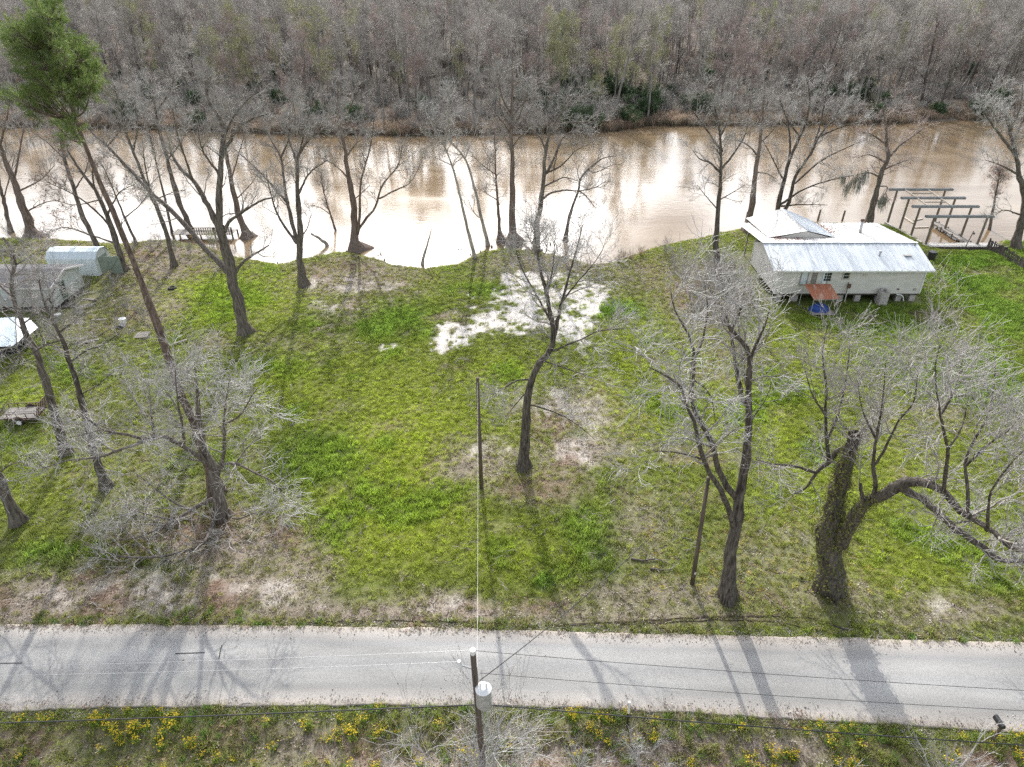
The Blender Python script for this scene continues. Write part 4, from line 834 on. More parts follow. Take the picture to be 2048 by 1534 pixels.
# yard clutter: pallets, tubs, barrow frame, scrap boards
def pallet(c, rz, tilt, label):
    o = thing('pallet', label, 'pallet', c, rz); o.rotation_euler = (tilt, 0, rz); ORG[o.name] = (0, 0, 0)
    for i in range(6): part(MB().box((0, -.5 + i * .2, .12), (1.2, .12, .025)), 'slat', M['wood_grey'], o)
    for i in range(3): part(MB().box((-.52 + i * .52, 0, .055), (.09, 1.1, .1)), 'runner', M['wood_grey'], o)
    return o
q = G(135, 612); pallet((q[0], q[1], .02), .3, 0, 'grey pallet lying flat beside the mobile home end door')
q = G(160, 628); pallet((q[0], q[1], .3), -.4, .9, 'grey pallet leaning on edge among the yard clutter')
q = G(285, 672); pallet((q[0], q[1], .02), .1, 0, 'grey pallet on the leaf litter below the tall pine')
def tub(u, v, r, h, m, label, cat):
    q = G(u, v); o = thing_at('tub', label, cat, (q[0], q[1], 0)); part(MB().tube((q[0], q[1], 0), (q[0], q[1], h), r * .85, r, 12, False), 'body', m, o); part(MB().tube((q[0], q[1], .02), (q[0], q[1], .05), r * .8, r * .8, 12), 'bottom', m, o)
    part(MB().tube((q[0], q[1], h), (q[0], q[1], h + .04), r * 1.06, r * 1.06, 12), 'lid', m, o)
tub(248, 648, .32, .55, M['white_paint'], 'white lidded tub standing on the leaf litter', 'tub'); tub(120, 640, .3, .6, M['galvanised'], 'grey metal can among the yard clutter', 'can')
bq = G(245, 668); gr = thing_at('barbecue', 'black kettle barbecue on legs beside the white tub', 'barbecue', bq)
part(MB().tube(bq + [0, 0, .55], bq + [0, 0, .75], .18, .32, 14), 'bowl', M['black_plastic'], gr); part(MB().tube(bq + [0, 0, .76], bq + [0, 0, .95], .32, .12, 14), 'lid', M['black_plastic'], gr)
for k in range(3):
    a = k * 2.1; part(MB().tube(bq + [.4 * math.cos(a), .4 * math.sin(a), 0], bq + [.15 * math.cos(a), .15 * math.sin(a), .6], .02, k=6), 'leg', M['steel_black'], gr)
for i, (u, v, L_, a) in enumerate(((165, 612, 2.2, .4), (180, 600, 1.8, -.3), (150, 590, 2.0, 1.0), (200, 640, 1.5, .1), (345, 690, 2.6, .7), (170, 685, 2.4, .25))):
    q = G(u, v); d = np.array([math.cos(a), math.sin(a), 0]) * L_ / 2; mb = MB(); mb.bar(q - d + [0, 0, .05], q + d + [0, 0, .08 + .05 * (i % 3)], .2, .05); single(mb, 'scrap_board', M['wood_grey'], 'loose grey scrap board lying in the left-hand yard', 'board', (q[0], q[1], 0), 'scrap boards in the yard')
# old tyre with brush by the lawn edge
q = G(345, 578); t_ = np.linspace(0, 2 * math.pi, 25); Pt = np.stack([np.cos(t_) * .33 + q[0], np.sin(t_) * .33 + q[1], np.full(25, .12)], 1)[None]
o = link('old_tyre', tube_mesh('old_tyre', [(Pt - np.array([q[0], q[1], 0]), np.full((1, 25), .13), 8)]), M['rubber'], None, (q[0], q[1], 0)); tag(o, 'old black tyre dumped at the edge of the green lawn', 'tyre')

# utility trailer
tq = G(46, 842); tr = thing('utility_trailer', 'black open utility trailer with plank deck and mesh tailgate on the lawn', 'trailer', (tq[0], tq[1] + .3, 0), R(4)); ORG[tr.name] = (0, 0, 0)
L_, W_, DZ = 2.7, 1.5, .55
for i in range(8): part(MB().box((0, -W_ / 2 + .09 + i * .188, DZ), (L_, .17, .04)), 'deck_plank', M['wood_grey'], tr)
fr = MB()
for s in (-1, 1):
    fr.bar((-L_ / 2, s * W_ / 2, DZ - .05), (L_ / 2, s * W_ / 2, DZ - .05), .06, .1); fr.bar((s * L_ / 2, -W_ / 2 - .03, DZ - .05), (s * L_ / 2, W_ / 2 + .03, DZ - .05), .06, .098)
part(fr, 'chassis', M['steel_black'], tr)
for s in (-1, 1):
    r_ = MB(); r_.bar((-L_ / 2, s * W_ / 2, DZ + .4), (L_ / 2, s * W_ / 2, DZ + .4), .05)
    for k in range(5): r_.bar((-L_ / 2 + k * L_ / 4, s * W_ / 2, DZ), (-L_ / 2 + k * L_ / 4, s * W_ / 2, DZ + .4), .045)
    part(r_, 'side_rail', M['steel_black'], tr)
r_ = MB(); r_.bar((-L_ / 2, -W_ / 2, DZ + .4), (-L_ / 2, W_ / 2, DZ + .4), .05); r_.bar((-L_ / 2 - .02, 0, DZ), (-L_ / 2 - .02, 0, DZ + .4), .045); part(r_, 'front_rail', M['steel_black'], tr)
tg = MB(); ta, tb = Vector((L_ / 2, 0, DZ)), Vector((L_ / 2 + .45, 0, DZ + 1.15))
for k in range(6):
    yy = -W_ / 2 + .05 + k * (W_ - .1) / 5; tg.bar((ta.x, yy, ta.z), (tb.x, yy, tb.z), .035)
for k in range(3):
    c_ = ta.lerp(tb, k / 2); tg.bar((c_.x, -W_ / 2 + .03, c_.z), (c_.x, W_ / 2 - .03, c_.z), .04)
part(tg, 'tailgate', M['steel_black'], tr)
for k in range(24):
    c_ = ta.lerp(tb, (k + .5) / 24); part(MB().box((c_.x, 0, c_.z), (.012, W_ - .12, .012)), 'mesh_bar', M['steel_black'], tr)
part(MB().bar((-L_ / 2, -.5, DZ - .08), (-L_ / 2 - 1.1, 0, DZ - .08), .07).bar((-L_ / 2, .5, DZ - .08), (-L_ / 2 - 1.1, 0, DZ - .08), .07).tube((-L_ / 2 - 1.05, 0, DZ - .1), (-L_ / 2 - 1.05, 0, 0), .03, k=8), 'drawbar', M['steel_black'], tr)
for s in (-1, 1):
    w_ = part(MB().tube((.15, s * (W_ / 2 + .05), .3), (.15, s * (W_ / 2 + .23), .3), .3, k=20), 'tyre', M['rubber'], tr)
    part(MB().tube((.15, s * (W_ / 2 + .232), .3), (.15, s * (W_ / 2 + .245), .3), .18, k=16), 'rim', M['white_paint'], w_)
    fd = MB(); n_ = 8
    for k in range(n_):
        a0, a1 = math.pi * k / n_, math.pi * (k + 1) / n_; fd.bar((.15 + .38 * math.cos(a0), s * (W_ / 2 + .15), .3 + .38 * math.sin(a0)), (.15 + .38 * math.cos(a1), s * (W_ / 2 + .15), .3 + .38 * math.sin(a1)), .24, .02, (0, 1, 0))
    part(fd, 'mudguard', M['steel_black'], tr)

# small landing with slatted rail by the left bank
ld = thing_at('river_landing', 'old plank landing with slatted rail at the water below the leaning trunks', 'landing', (-39, 84, -.3))
for i in range(26): part(MB().box((-43.3 + i * .3, 84.6, .05 + rng.normal(0, .01)), (.26, 2.0, .05)), 'plank', M['wood_grey'], ld)
for xx in (-43.2, -40.5, -37.8, -35.6):
    for yy in (83.7, 85.5): part(MB().box((xx, yy, -.5), (.16, .16, 3.0 if yy < 84 else 1.2)), 'post', M['wood_fence'], ld)
for zz in (.55, .95): part(MB().bar((-41, 83.6, zz), (-35.6, 83.6, zz), .05, .1), 'rail', M['wood_fence'], ld)
for i in range(18): part(MB().box((-40.8 + i * .29, 83.55, .55), (.09, .03, .95)), 'baluster', M['wood_fence'], ld)

# ------------------------------------------------------------------ poles, wires, roadside furniture
def pole(name, label, base, top, r0, r1):
    o = thing_at(name, label, 'pole', base); part(MB().tube(np.array(base) - [0, 0, .5], top, r0, r1, 12), 'shaft', M['wood_pole'], o, True); return o
pc_b, = (G(963, 976),); pc_t = PY(955, 756, pc_b[1]); pole('service_pole', 'slim bare wooden service pole standing alone on the open grass', pc_b, pc_t, .14, .095)
pr_b = G(1385, 1168); pr_t = PY(1417, 955, pr_b[1]); pl_ = pole('service_pole', 'dark leaning wooden service pole beside the forked tree', pr_b, pr_t, .13, .10)
q = Vector(pr_b).lerp(Vector(pr_t), .13); part(MB().box((q.x + .02, q.y - .14, q.z), (.09, .03, .14)), 'pole_tag', M['white_paint'], pl_)
up_b = np.array([-1.0, 14.5, 0]); up_t = np.array([-1.3, 14.5, 10.3])
up = pole('utility_pole', 'roadside utility pole with grey transformer can among bare saplings', up_b, up_t, .135, .10)
tfc = Vector((-.98, 14.28, 8.35)); tf = part(MB().tube(tfc - Vector((0, 0, .45)), tfc + Vector((0, 0, .4)), .27, .27, 16), 'transformer', M['galvanised'], up, False)
part(MB().tube(tfc + Vector((0, 0, .4)), tfc + Vector((0, 0, .5)), .285, .12, 16), 'transformer_lid', M['white_paint'], tf)
for s in (-.1, .1): part(MB().tube(tfc + Vector((s, 0, .48)), tfc + Vector((s, 0, .72)), .04, .03, 8), 'bushing', M['white_paint'], tf)
part(MB().tube(up_t + [0, 0, 0], up_t + [0, 0, .16], .07, .05, 10).tube(up_t + [0, 0, .16], up_t + [0, 0, .24], .1, .1, 10), 'insulator', M['white_paint'], up)
part(MB().bar((-1.25, 14.5, 9.5), (-1.75, 14.5, 9.75), .05), 'arm', M['galvanised'], up); part(MB().tube((-1.75, 14.5, 9.7), (-1.78, 14.5, 9.95), .09, .06, 10), 'insulator', M['white_paint'], up)
part(MB().tube((-1.27, 14.4, 9.3), (-1.27, 14.36, 8.6), .02, k=6), 'fuse_wire', M['cable'], up)
def wire(name, label, p, q, sag, r, m, group=None):
    t_ = np.linspace(0, 1, 30); P = np.outer(1 - t_, p) + np.outer(t_, q); P[:, 2] -= sag * 4 * t_ * (1 - t_)
    o = link(name, tube_mesh(name, [((P - np.array(p))[None], np.full((1, 30), r), 5)]), m, None, tuple(float(k) for k in p)); tag(o, label, 'wire', group)
wire('power_line', 'bright upper power line crossing above the road to the left of the transformer pole', up_t + [0, 0, .22], (-42, 13.4, 11.0), .5, .007, M['cable_bright'])
wire('power_line', 'bright lower power line leaving the side arm left over the road', (-1.78, 14.5, 9.92), (-42, 13.6, 10.7), .6, .007, M['cable_bright'])
wire('power_line', 'dark upper power line running right above the road from the pole top', up_t + [0, 0, .2], (42, 13.0, 9.0), .6, .009, M['cable'])
wire('power_line', 'dark lower power line running right above the road from the transformer', (-1.1, 14.5, 9.3), (42, 13.0, 8.0), .6, .009, M['cable'])
wire('service_drop', 'thin pale wire from the transformer pole to the lone service pole', (-1.2, 14.5, 9.0), pc_t - [0, 0, .15], .9, .006, M['cable_bright'])
wire('service_drop', 'black twisted wire from the transformer pole to the leaning service pole', (-1.1, 14.5, 8.9), pr_t - [0, 0, .1], .6, .018, M['cable'])
wire('telephone_cable', 'thick black cable sagging left along the near verge', (-1.05, 14.45, 7.6), (-42, 13.4, 7.4), .35, .022, M['cable'], None)
wire('telephone_cable', 'thick black cable sagging right along the near verge', (-1.0, 14.45, 7.6), (42, 13.2, 5.2), .5, .022, M['cable'], None)
mk_b = G(1255, 1452); mk_t = PY(1255, 1404, mk_b[1]); mk = thing_at('marker_post', 'black and white cable marker post at the road edge', 'post', mk_b)
zz = mk_t[2]; part(MB().tube((mk_b[0], mk_b[1], -.3), (mk_b[0] - .05, mk_b[1], zz * .55), .045, k=10), 'post', M['black_plastic'], mk); part(MB().tube((mk_b[0] - .05, mk_b[1], zz * .55 + .003), (mk_b[0] - .08, mk_b[1], zz), .052, k=10), 'sleeve', M['white_paint'], mk)
mq = G(1984, 1482); mbx = thing_at('mailbox', 'black mailbox on a post at the right-hand road edge', 'mailbox', mq)
part(MB().box((mq[0], mq[1], .5), (.1, .1, 1.2)), 'post', M['wood_pole'], mbx); bd = MB(); n_ = 8; prof = [(-.1, 1.08), (.1, 1.08)] + [(.1 * math.cos(math.pi * k / n_), 1.22 + .1 * math.sin(math.pi * k / n_)) for k in range(n_ + 1)]
k_ = len(prof); bd.add([(mq[0] + a, mq[1] - .1, c) for a, c in prof] + [(mq[0] + a - .02, mq[1] + .45, c) for a, c in prof], [tuple(range(k_ - 1, -1, -1)), tuple(range(k_, 2 * k_))] + [(i, (i + 1) % k_, k_ + (i + 1) % k_, k_ + i) for i in range(k_)]); part(bd, 'box', M['black_plastic'], mbx)
# ------------------------------------------------------------------ trees
def smooth_path(pts, K):
    pts = np.asarray(pts, float)
    if len(pts) == 2: pts = np.stack([pts[0], (pts[0] + pts[1]) / 2, pts[1]])
    q = np.vstack([2 * pts[0] - pts[1], pts, 2 * pts[-1] - pts[-2]]); out = []
    for i in range(1, len(q) - 2):
        t = np.linspace(0, 1, 9)[:-1, None]; p0, p1, p2, p3 = q[i - 1:i + 3]
        out.append(.5 * (2 * p1 + (p2 - p0) * t + (2 * p0 - 5 * p1 + 4 * p2 - p3) * t ** 2 + (3 * p1 - p0 - 3 * p2 + p3) * t ** 3))
    out.append(pts[-1:]); out = np.concatenate(out); s = np.concatenate([[0], np.cumsum(np.linalg.norm(np.diff(out, axis=0), axis=1))])
    k = np.linspace(0, s[-1], K); return np.stack([np.interp(k, s, out[:, j]) for j in range(out.shape[1])], 1)
def unit(a): return a / (np.linalg.norm(a, axis=-1, keepdims=True) + 1e-9)
def spawn(P, Rr, count, L, g, t=(.3, 1.0), ang=(30, 65), up=.1, wob=.2, K=5, rr=.6, rmax=.05, rend=.01, fall=.4, bias=1.0, out_=0.0):
    N, Kp = P.shape[:2]
    if N == 0: return np.zeros((0, K, 3)), np.zeros((0, K))
    cnt = np.asarray(count); cnt = np.floor(cnt + g.random(N)).astype(int) if cnt.ndim else np.full(N, int(cnt))
    idx = np.repeat(np.arange(N), cnt); n = len(idx)
    tt = t[0] + (t[1] - t[0]) * g.random(n) ** bias; f = np.clip(tt * (Kp - 1), 0, Kp - 1.001); i = f.astype(int); w = (f - i)[:, None]
    b = P[idx, i] * (1 - w) + P[idx, i + 1] * w; tan = unit(P[idx, i + 1] - P[idx, i]); r0 = Rr[idx, i] * (1 - w[:, 0]) + Rr[idx, i + 1] * w[:, 0]
    v = g.normal(size=(n, 3)); v -= tan * (v * tan).sum(1, keepdims=True); v = unit(v); v[:, 2] += out_; a = np.radians(g.uniform(ang[0], ang[1], n))[:, None]
    d = unit(np.cos(a) * tan + np.sin(a) * v); ln = g.uniform(L[0], L[1], n) * (1 - fall * (tt - t[0]) / max(t[1] - t[0], .01))
    C = np.zeros((n, K, 3)); C[:, 0] = b; st = (ln / (K - 1))[:, None]
    for k in range(1, K):
        d = d + wob * g.normal(size=(n, 3)) * (.5 if k == 1 else 1); d[:, 2] += up; d = unit(d); C[:, k] = C[:, k - 1] + d * st
    ra = np.minimum(r0 * rr, rmax)[:, None]; s = np.linspace(0, 1, K)[None, :]; return C, ra * (1 - s) + np.minimum(rend, ra) * s
def crown_of(stemsP, stemsR, g, dens=1.0, l1=(1.3, 3.3), l2=(.7, 1.7), l3=(.35, .95), n2=6, n3=7, up=.12, start=.3, tw=1.0, ang1=(30, 65), trunk_only=None, droop=0.0):
    lens = np.linalg.norm(np.diff(stemsP, axis=1), axis=2).sum(1)
    t0 = start
    a, ar = spawn(stemsP, stemsR, lens * dens * 1.12, l1, g, (t0, 1.0), ang1, up, .22, 6, .6, .055 * tw, .012 * tw, .45, .8)
    b, br = spawn(a, ar, n2, l2, g, (.15, 1.0), (25, 62), up * .8 - droop, .30, 5, .7, .022 * tw, .009 * tw, .4, .8)
    c, cr = spawn(b, br, n3, l3, g, (.15, 1.0), (20, 62), up * .7 - droop, .30, 3, .8, .0125 * tw, .0065 * tw, .3, .8)
    e, er = spawn(stemsP, stemsR, lens * .5 * dens, (.4, 1.3), g, (start, 1.0), (30, 70), up, .25, 4, .4, .014 * tw, .007 * tw, .2)
    e2, er2 = spawn(e, er, max(2, n3 // 2), l3, g, (.2, 1), (20, 60), up, .25, 3, .7, .011 * tw, .0065 * tw)
    return [(a, ar, 4), (b, br, 3), (c, cr, 3), (e, er, 3), (e2, er2, 3)]

def hero(name, label, base, stems, seed, bark='bark', twig='twig', flare=.38, dens=1.0, tags=None, K=22, z0=None, drift=.45, extra=None, cat='tree', group=None, leafy=None, **kw):
    """stems: [(path in survey pixels, start width px, end width px), ...]; the first starts at the base, the others join the stem they touch"""
    g = np.random.default_rng(seed); z0 = float(height(np.array([G(*base)[0]]), np.array([G(*base)[1]]))[0]) if z0 is None else z0
    B = G(base[0], base[1], z0); dn = []; SP, SR = [], []
    for si, (path, w0, w1) in enumerate(stems):
        path = [tuple(p) for p in path]
        if si == 0:
            if path[0] != tuple(base): path = [tuple(base)] + path
            dd0 = 0.0
        else:
            best = min(((du - path[0][0]) ** 2 + (dv - path[0][1]) ** 2, du, dv, dd) for arr in dn for du, dv, dd in arr); dd0 = best[3]
            if best[0] > 4: path = [(best[1], best[2])] + path
            else: path[0] = (best[1], best[2])
        pp = smooth_path(path, K); sl = 0 if si == 0 else g.uniform(-drift, drift) * 1.4
        zc = depth_at(B); arc = np.concatenate([[0], np.cumsum(np.linalg.norm(np.diff(pp, axis=0), axis=1))]) * zc / FPX
        dd = dd0 + sl * arc + (.25 * g.normal() * np.sin(np.linspace(0, 3, K)) if si else 0)
        W = np.array([PY(u, v, B[1] + q) for (u, v), q in zip(pp, dd)]); dn.append(np.column_stack([pp, dd]))
        lo_ = W[:, 2] < .3 if si else np.zeros(K, bool)      # a limb that would dip below the ground rests on it, nearer the viewer
        for q in np.where(lo_)[0]: W[q] = G(pp[q, 0], pp[q, 1], .3)
        s = np.linspace(0, 1, K); rad = (w0 * (1 - s) + w1 * s) * np.array([depth_at(p) for p in W]) / FPX / 2
        if si == 0:
            h = np.maximum(W[:, 2] - B[2], 0); rad = rad * (1 + flare * np.exp(-h / .55)); W[0] = B - [0, 0, .35]
        rad = rad * (1 + .07 * g.normal(size=K)); W[1:] += g.normal(size=(K - 1, 3)) * rad[1:, None] * .16
        SP.append(W); SR.append(rad)
    SP, SR = np.array(SP), np.array(SR); root = thing(name, label, cat, tuple(float(q) for q in B), 0, group); ORG[root.name] = tuple(B)
    off = B[None, None, :]
    o = link('trunk', tube_mesh('trunk', [(SP[:1] - off, SR[:1], 16, .07 + .26 * np.exp(-np.maximum(SP[0, :, 2] - B[2], 0) / .5))] + ([(SP[1:] - off, SR[1:], 9, np.full(K, .07))] if len(SP) > 1 else [])), M[bark], root); ORG[o.name] = tuple(B)
    st = kw.pop('start', .3); cr = []
    tr_st = kw.pop('trunk_start', .45)
    if len(SP) > 1: cr = crown_of(SP[1:], SR[1:], g, dens, start=st, **kw)
    c0 = crown_of(SP[:1], SR[:1], g, dens, start=tr_st, **kw); groups = [(P_ - off, R_, S_) for P_, R_, S_ in cr + c0 if len(P_)]
    if groups:
        me_ = tube_mesh('crown', groups); me_.materials.append(M[twig]); me_.materials.append(M['twig_dark'])
        mi = np.concatenate([np.full(P_.shape[0] * (P_.shape[1] - 1) * S_, 1 if S_ == 4 else 0, np.int32) for P_, R_, S_ in groups]); me_.polygons.foreach_set('material_index', mi)  # inner branches darker, outer twigs paler: lichen plus sunlight put into the colour
        o = link('crown', me_, None, root); ORG[o.name] = tuple(B)
    if leafy:
        lm, nl, ls, sel = leafy; pts = np.concatenate([P_[:, 1:].reshape(-1, 3) for P_, R_, S_ in groups if S_ == 3]); w_ = pts + off[0]
        if sel is not None:
            uu, vv = project(w_[:, 0], w_[:, 1], w_[:, 2]); pts = pts[sel(uu, vv)]
        pts = pts[g.integers(0, len(pts), nl)] + g.normal(size=(nl, 3)) * .08; V, F = leaf_quads(pts, ls, seed, 1.0, .55)
        link('leaves', mesh_np('leaves', V, F), M[lm], root)
    return root, SP, SR, groups, B

# lawn and yard trees
hero('shade_tree', 'tall bare tree with a long limb slanting to the left, on the bright lawn', (490, 666), [
    ([(490, 666), (477, 618), (464, 550), (452, 505), (441, 461), (437, 412), (440, 355), (442, 312), (447, 270), (442, 240), (417, 202), (412, 165)], 24, 4),
    ([(440, 458), (410, 400), (387, 362), (357, 332), (340, 300)], 15, 4), ([(461, 548), (400, 485), (362, 440), (300, 382), (262, 342), (215, 292), (185, 267), (172, 237)], 13, 3),
    ([(442, 312), (470, 265), (500, 240), (537, 227)], 9, 2), ([(442, 308), (458, 250), (490, 205), (520, 180)], 6, 1.5), ([(446, 470), (460, 442), (487, 422), (525, 400), (547, 395)], 8, 3), ([(468, 548), (490, 521), (538, 491)], 7, 2.5),
    ([(432, 340), (405, 300), (395, 250)], 5, 1.5), ([(387, 362), (372, 320), (355, 270), (345, 215)], 5, 1.5), ([(300, 382), (290, 330), (285, 280)], 4, 1.2), ([(215, 292), (255, 240), (270, 200)], 3, 1)], 101, dens=.95, trunk_start=.55, up=.13)
hero('shade_tree', 'slender bare tree forking low into spreading stems at the lawn edge near the water', (607, 571), [
    ([(607, 571), (602, 537), (597, 501), (600, 470), (596, 407), (594, 332), (597, 310), (615, 282), (635, 265), (670, 252)], 15, 2.5),
    ([(595, 490), (588, 462), (575, 407), (567, 357), (562, 315), (542, 280), (525, 245)], 9, 2), ([(574, 405), (532, 357), (500, 325), (467, 297)], 6, 1.5), ([(590, 482), (557, 432), (540, 382), (532, 345)], 6, 1.5),
    ([(596, 390), (603, 375), (620, 345), (655, 320)], 5, 1.5), ([(594, 328), (587, 305), (577, 275), (570, 230)], 5, 1.5), ([(562, 315), (575, 285), (590, 240), (585, 195)], 4, 1.2), ([(598, 310), (610, 260), (625, 205)], 4, 1.2), ([(605, 470), (615, 455), (622, 430)], 3, 1)], 102, bark='bark', dens=1.0, trunk_start=.5, up=.14)
hero('leaning_tree', 'crooked bare tree leaning right over the sandy patch of the lawn', (1045, 936), [
    ([(1045, 936), (1051, 858), (1055, 793), (1061, 764), (1077, 728), (1097, 705), (1107, 676), (1100, 630), (1094, 591), (1081, 542), (1072, 490), (1070, 455)], 21, 2.5),
    ([(1107, 680), (1117, 630), (1130, 581), (1143, 532), (1156, 490), (1165, 450)], 9, 1.5), ([(1105, 702), (1136, 689), (1169, 676), (1195, 663), (1253, 656)], 5, 1.2), ([(1062, 760), (1035, 761), (1006, 777), (985, 790)], 5, 1.2),
    ([(1060, 810), (1074, 813), (1120, 829), (1162, 855), (1190, 880)], 4, 1), ([(1085, 722), (1136, 738), (1188, 757)], 4, 1), ([(1100, 640), (1070, 585), (1045, 540), (1030, 495)], 5, 1.2), ([(1120, 610), (1150, 570), (1185, 530), (1205, 500)], 4, 1.2), ([(1094, 590), (1105, 540), (1110, 480)], 5, 1.2), ([(1056, 780), (1030, 810), (1010, 835)], 3, 1)], 103, bark='bark_dark', dens=1.15, tw=1.08, twig='twig_pale', trunk_start=.45, up=.14)
hero('forked_tree', 'bare tree forking into three tall dark stems beside the leaning pole', (1455, 1196), [
    ([(1455, 1196), (1460, 1140), (1466, 1083), (1476, 1006), (1484, 962), (1492, 901), (1498, 841), (1496, 790), (1500, 722), (1492, 694), (1464, 662), (1440, 630)], 27, 5),
    ([(1476, 1000), (1462, 982), (1438, 941), (1425, 889), (1393, 832), (1383, 800), (1387, 755), (1387, 702), (1375, 666), (1363, 642)], 15, 4), ([(1468, 1060), (1462, 1030), (1446, 990), (1421, 949), (1401, 897), (1389, 845), (1373, 812), (1359, 771), (1323, 747), (1299, 735)], 14, 3),
    ([(1497, 812), (1484, 795), (1468, 702), (1456, 642), (1440, 613), (1420, 580)], 12, 3), ([(1500, 722), (1512, 690), (1530, 650), (1540, 615)], 7, 2), ([(1409, 919), (1353, 905), (1304, 901)], 5, 1.5), ([(1387, 720), (1405, 680), (1415, 620), (1410, 570)], 6, 1.5), ([(1464, 662), (1480, 620), (1490, 570)], 6, 1.5),
    ([(1388, 760), (1420, 790), (1432, 850)], 4, 1.2), ([(1375, 666), (1350, 620), (1340, 575)], 5, 1.5), ([(1496, 850), (1530, 800), (1545, 760)], 4, 1.2)], 104, bark='bark_dark', dens=.75, trunk_start=.6, n2=6, n3=6, tw=1.12, up=.12, twig='twig_pale', l1=(1.2, 3.6), l2=(.8, 2.0), l3=(.4, 1.2))
VINE = hero('broken_tree', 'huge old vine-wrapped tree with snapped trunk top and arching limbs', (1665, 1178), [
    ([(1665, 1178), (1660, 1140), (1657, 1083), (1665, 1022), (1681, 974), (1693, 921), (1703, 885), (1706, 866)], 50, 24),
    ([(1675, 1095), (1710, 1038), (1730, 1006), (1762, 994), (1786, 978), (1818, 966), (1859, 966), (1887, 982), (1915, 1018), (1948, 1038), (1992, 1067), (2020, 1095), (2060, 1104)], 30, 8),
    ([(1800, 975), (1814, 982), (1851, 1002), (1879, 1030), (1919, 1062), (1964, 1095), (2000, 1119), (2060, 1122)], 17, 10), ([(1697, 893), (1673, 905), (1657, 925), (1633, 945), (1613, 974), (1584, 990)], 13, 3), ([(1633, 945), (1584, 931), (1548, 929), (1512, 919)], 7, 2),
    ([(1657, 925), (1653, 881), (1651, 820), (1653, 770), (1645, 710), (1655, 650)], 8, 1.5), ([(1655, 880), (1675, 830), (1690, 770), (1700, 690)], 6, 1.5), ([(1745, 998), (1750, 974), (1746, 925), (1756, 861), (1766, 792), (1772, 720)], 9, 1.5), ([(1750, 930), (1770, 897), (1798, 841), (1827, 804), (1835, 750)], 6, 1.2),
    ([(1887, 980), (1893, 930), (1895, 901), (1879, 820), (1870, 740), (1880, 690)], 9, 1.5), ([(1936, 1030), (1936, 980), (1931, 921), (1960, 860), (1980, 820), (1990, 740), (1985, 690)], 8, 1.5), ([(1933, 930), (1975, 890), (2012, 865), (2045, 830)], 6, 1.5), ([(1976, 1058), (1980, 990), (2020, 929), (2060, 890)], 7, 1.5),
    ([(1880, 830), (1910, 780), (1925, 720)], 5, 1.2), ([(1895, 901), (1925, 850), (1940, 770)], 5, 1.2), ([(1651, 830), (1625, 790), (1610, 740)], 5, 1.2), ([(1752, 880), (1725, 820), (1715, 760)], 5, 1.2), ([(1950, 1040), (1900, 1050), (1860, 1075)], 4, 1), ([(1726, 1000), (1720, 966)], 9, 6)], 105,
    bark='bark_dark', twig='twig', flare=.3, dens=.8, trunk_start=.75, n2=6, n3=7, tw=1.05, up=.15, start=.3, l1=(1.2, 3.4), l2=(.8, 1.9), l3=(.4, 1.2), K=20, drift=.5)
root, SP, SR, grp, B = VINE
gv = np.random.default_rng(9); pts = []
for si, nn, tmax in ((0, 5200, .9), (1, 1600, .35)):
    i = gv.integers(0, int(19 * tmax), nn); w = gv.random((nn, 1)); p = SP[si][i] * (1 - w) + SP[si][i + 1] * w; pts.append(p + unit(gv.normal(size=(nn, 3))) * (SR[si][i] * gv.uniform(1.08, 1.35, nn))[:, None] + gv.normal(size=(nn, 3)) * .07)
V, F = leaf_quads(np.concatenate(pts) - B, .12, 5, 1.0, .7); tag(link('vine_leaves', mesh_np('vine_leaves', V, F), M['vine_leaf'], root), kind='stuff')
hero('sprawling_tree', 'low sprawling grey tree with limbs resting on the leaf-strewn ground', (443, 1032), [
    ([(443, 1032), (436, 998), (430, 960), (425, 930), (405, 890), (398, 840), (395, 780), (390, 735)], 26, 2.5),
    ([(425, 938), (400, 915), (369, 895), (329, 873), (292, 877), (256, 870), (204, 859), (179, 840), (150, 820)], 12, 2), ([(310, 874), (303, 830), (299, 790), (296, 745)], 6, 1.5), ([(300, 877), (241, 899), (197, 914), (135, 921), (88, 935), (50, 930)], 7, 1.5),
    ([(432, 960), (445, 932), (471, 928), (511, 946), (547, 965), (569, 997)], 8, 1.5), ([(436, 995), (410, 1005), (383, 1019), (350, 1041), (277, 1074), (230, 1080)], 10, 1.5), ([(440, 1010), (425, 1050), (409, 1085), (365, 1103), (310, 1114), (255, 1114), (219, 1107), (175, 1089), (146, 1067)], 9, 1.5),
    ([(438, 1015), (456, 1055), (471, 1081), (500, 1085)], 5, 1.2), ([(440, 1020), (474, 1038), (518, 1023), (562, 1030)], 5, 1.2), ([(440, 935), (449, 899), (447, 850), (452, 800), (460, 755)], 8, 1.5), ([(447, 850), (480, 830), (505, 790), (520, 770)], 5, 1.2), ([(369, 895), (365, 850), (355, 800), (350, 740)], 6, 1.5),
    ([(471, 928), (500, 890), (530, 870)], 4, 1.2), ([(383, 1019), (340, 1000), (290, 960), (260, 940)], 5, 1.2), ([(310, 1114), (270, 1080), (230, 1040)], 4, 1.2), ([(204, 859), (160, 870), (120, 880)], 3, 1), ([(350, 1041), (300, 1030), (240, 1010)], 4, 1)], 106, bark='bark', twig='twig_pale', dens=1.1, n2=6, n3=6, tw=1.15, up=.06, start=.15, trunk_start=.35, l1=(1.4, 3.8), l2=(.8, 2.1), l3=(.4, 1.2), drift=.7)
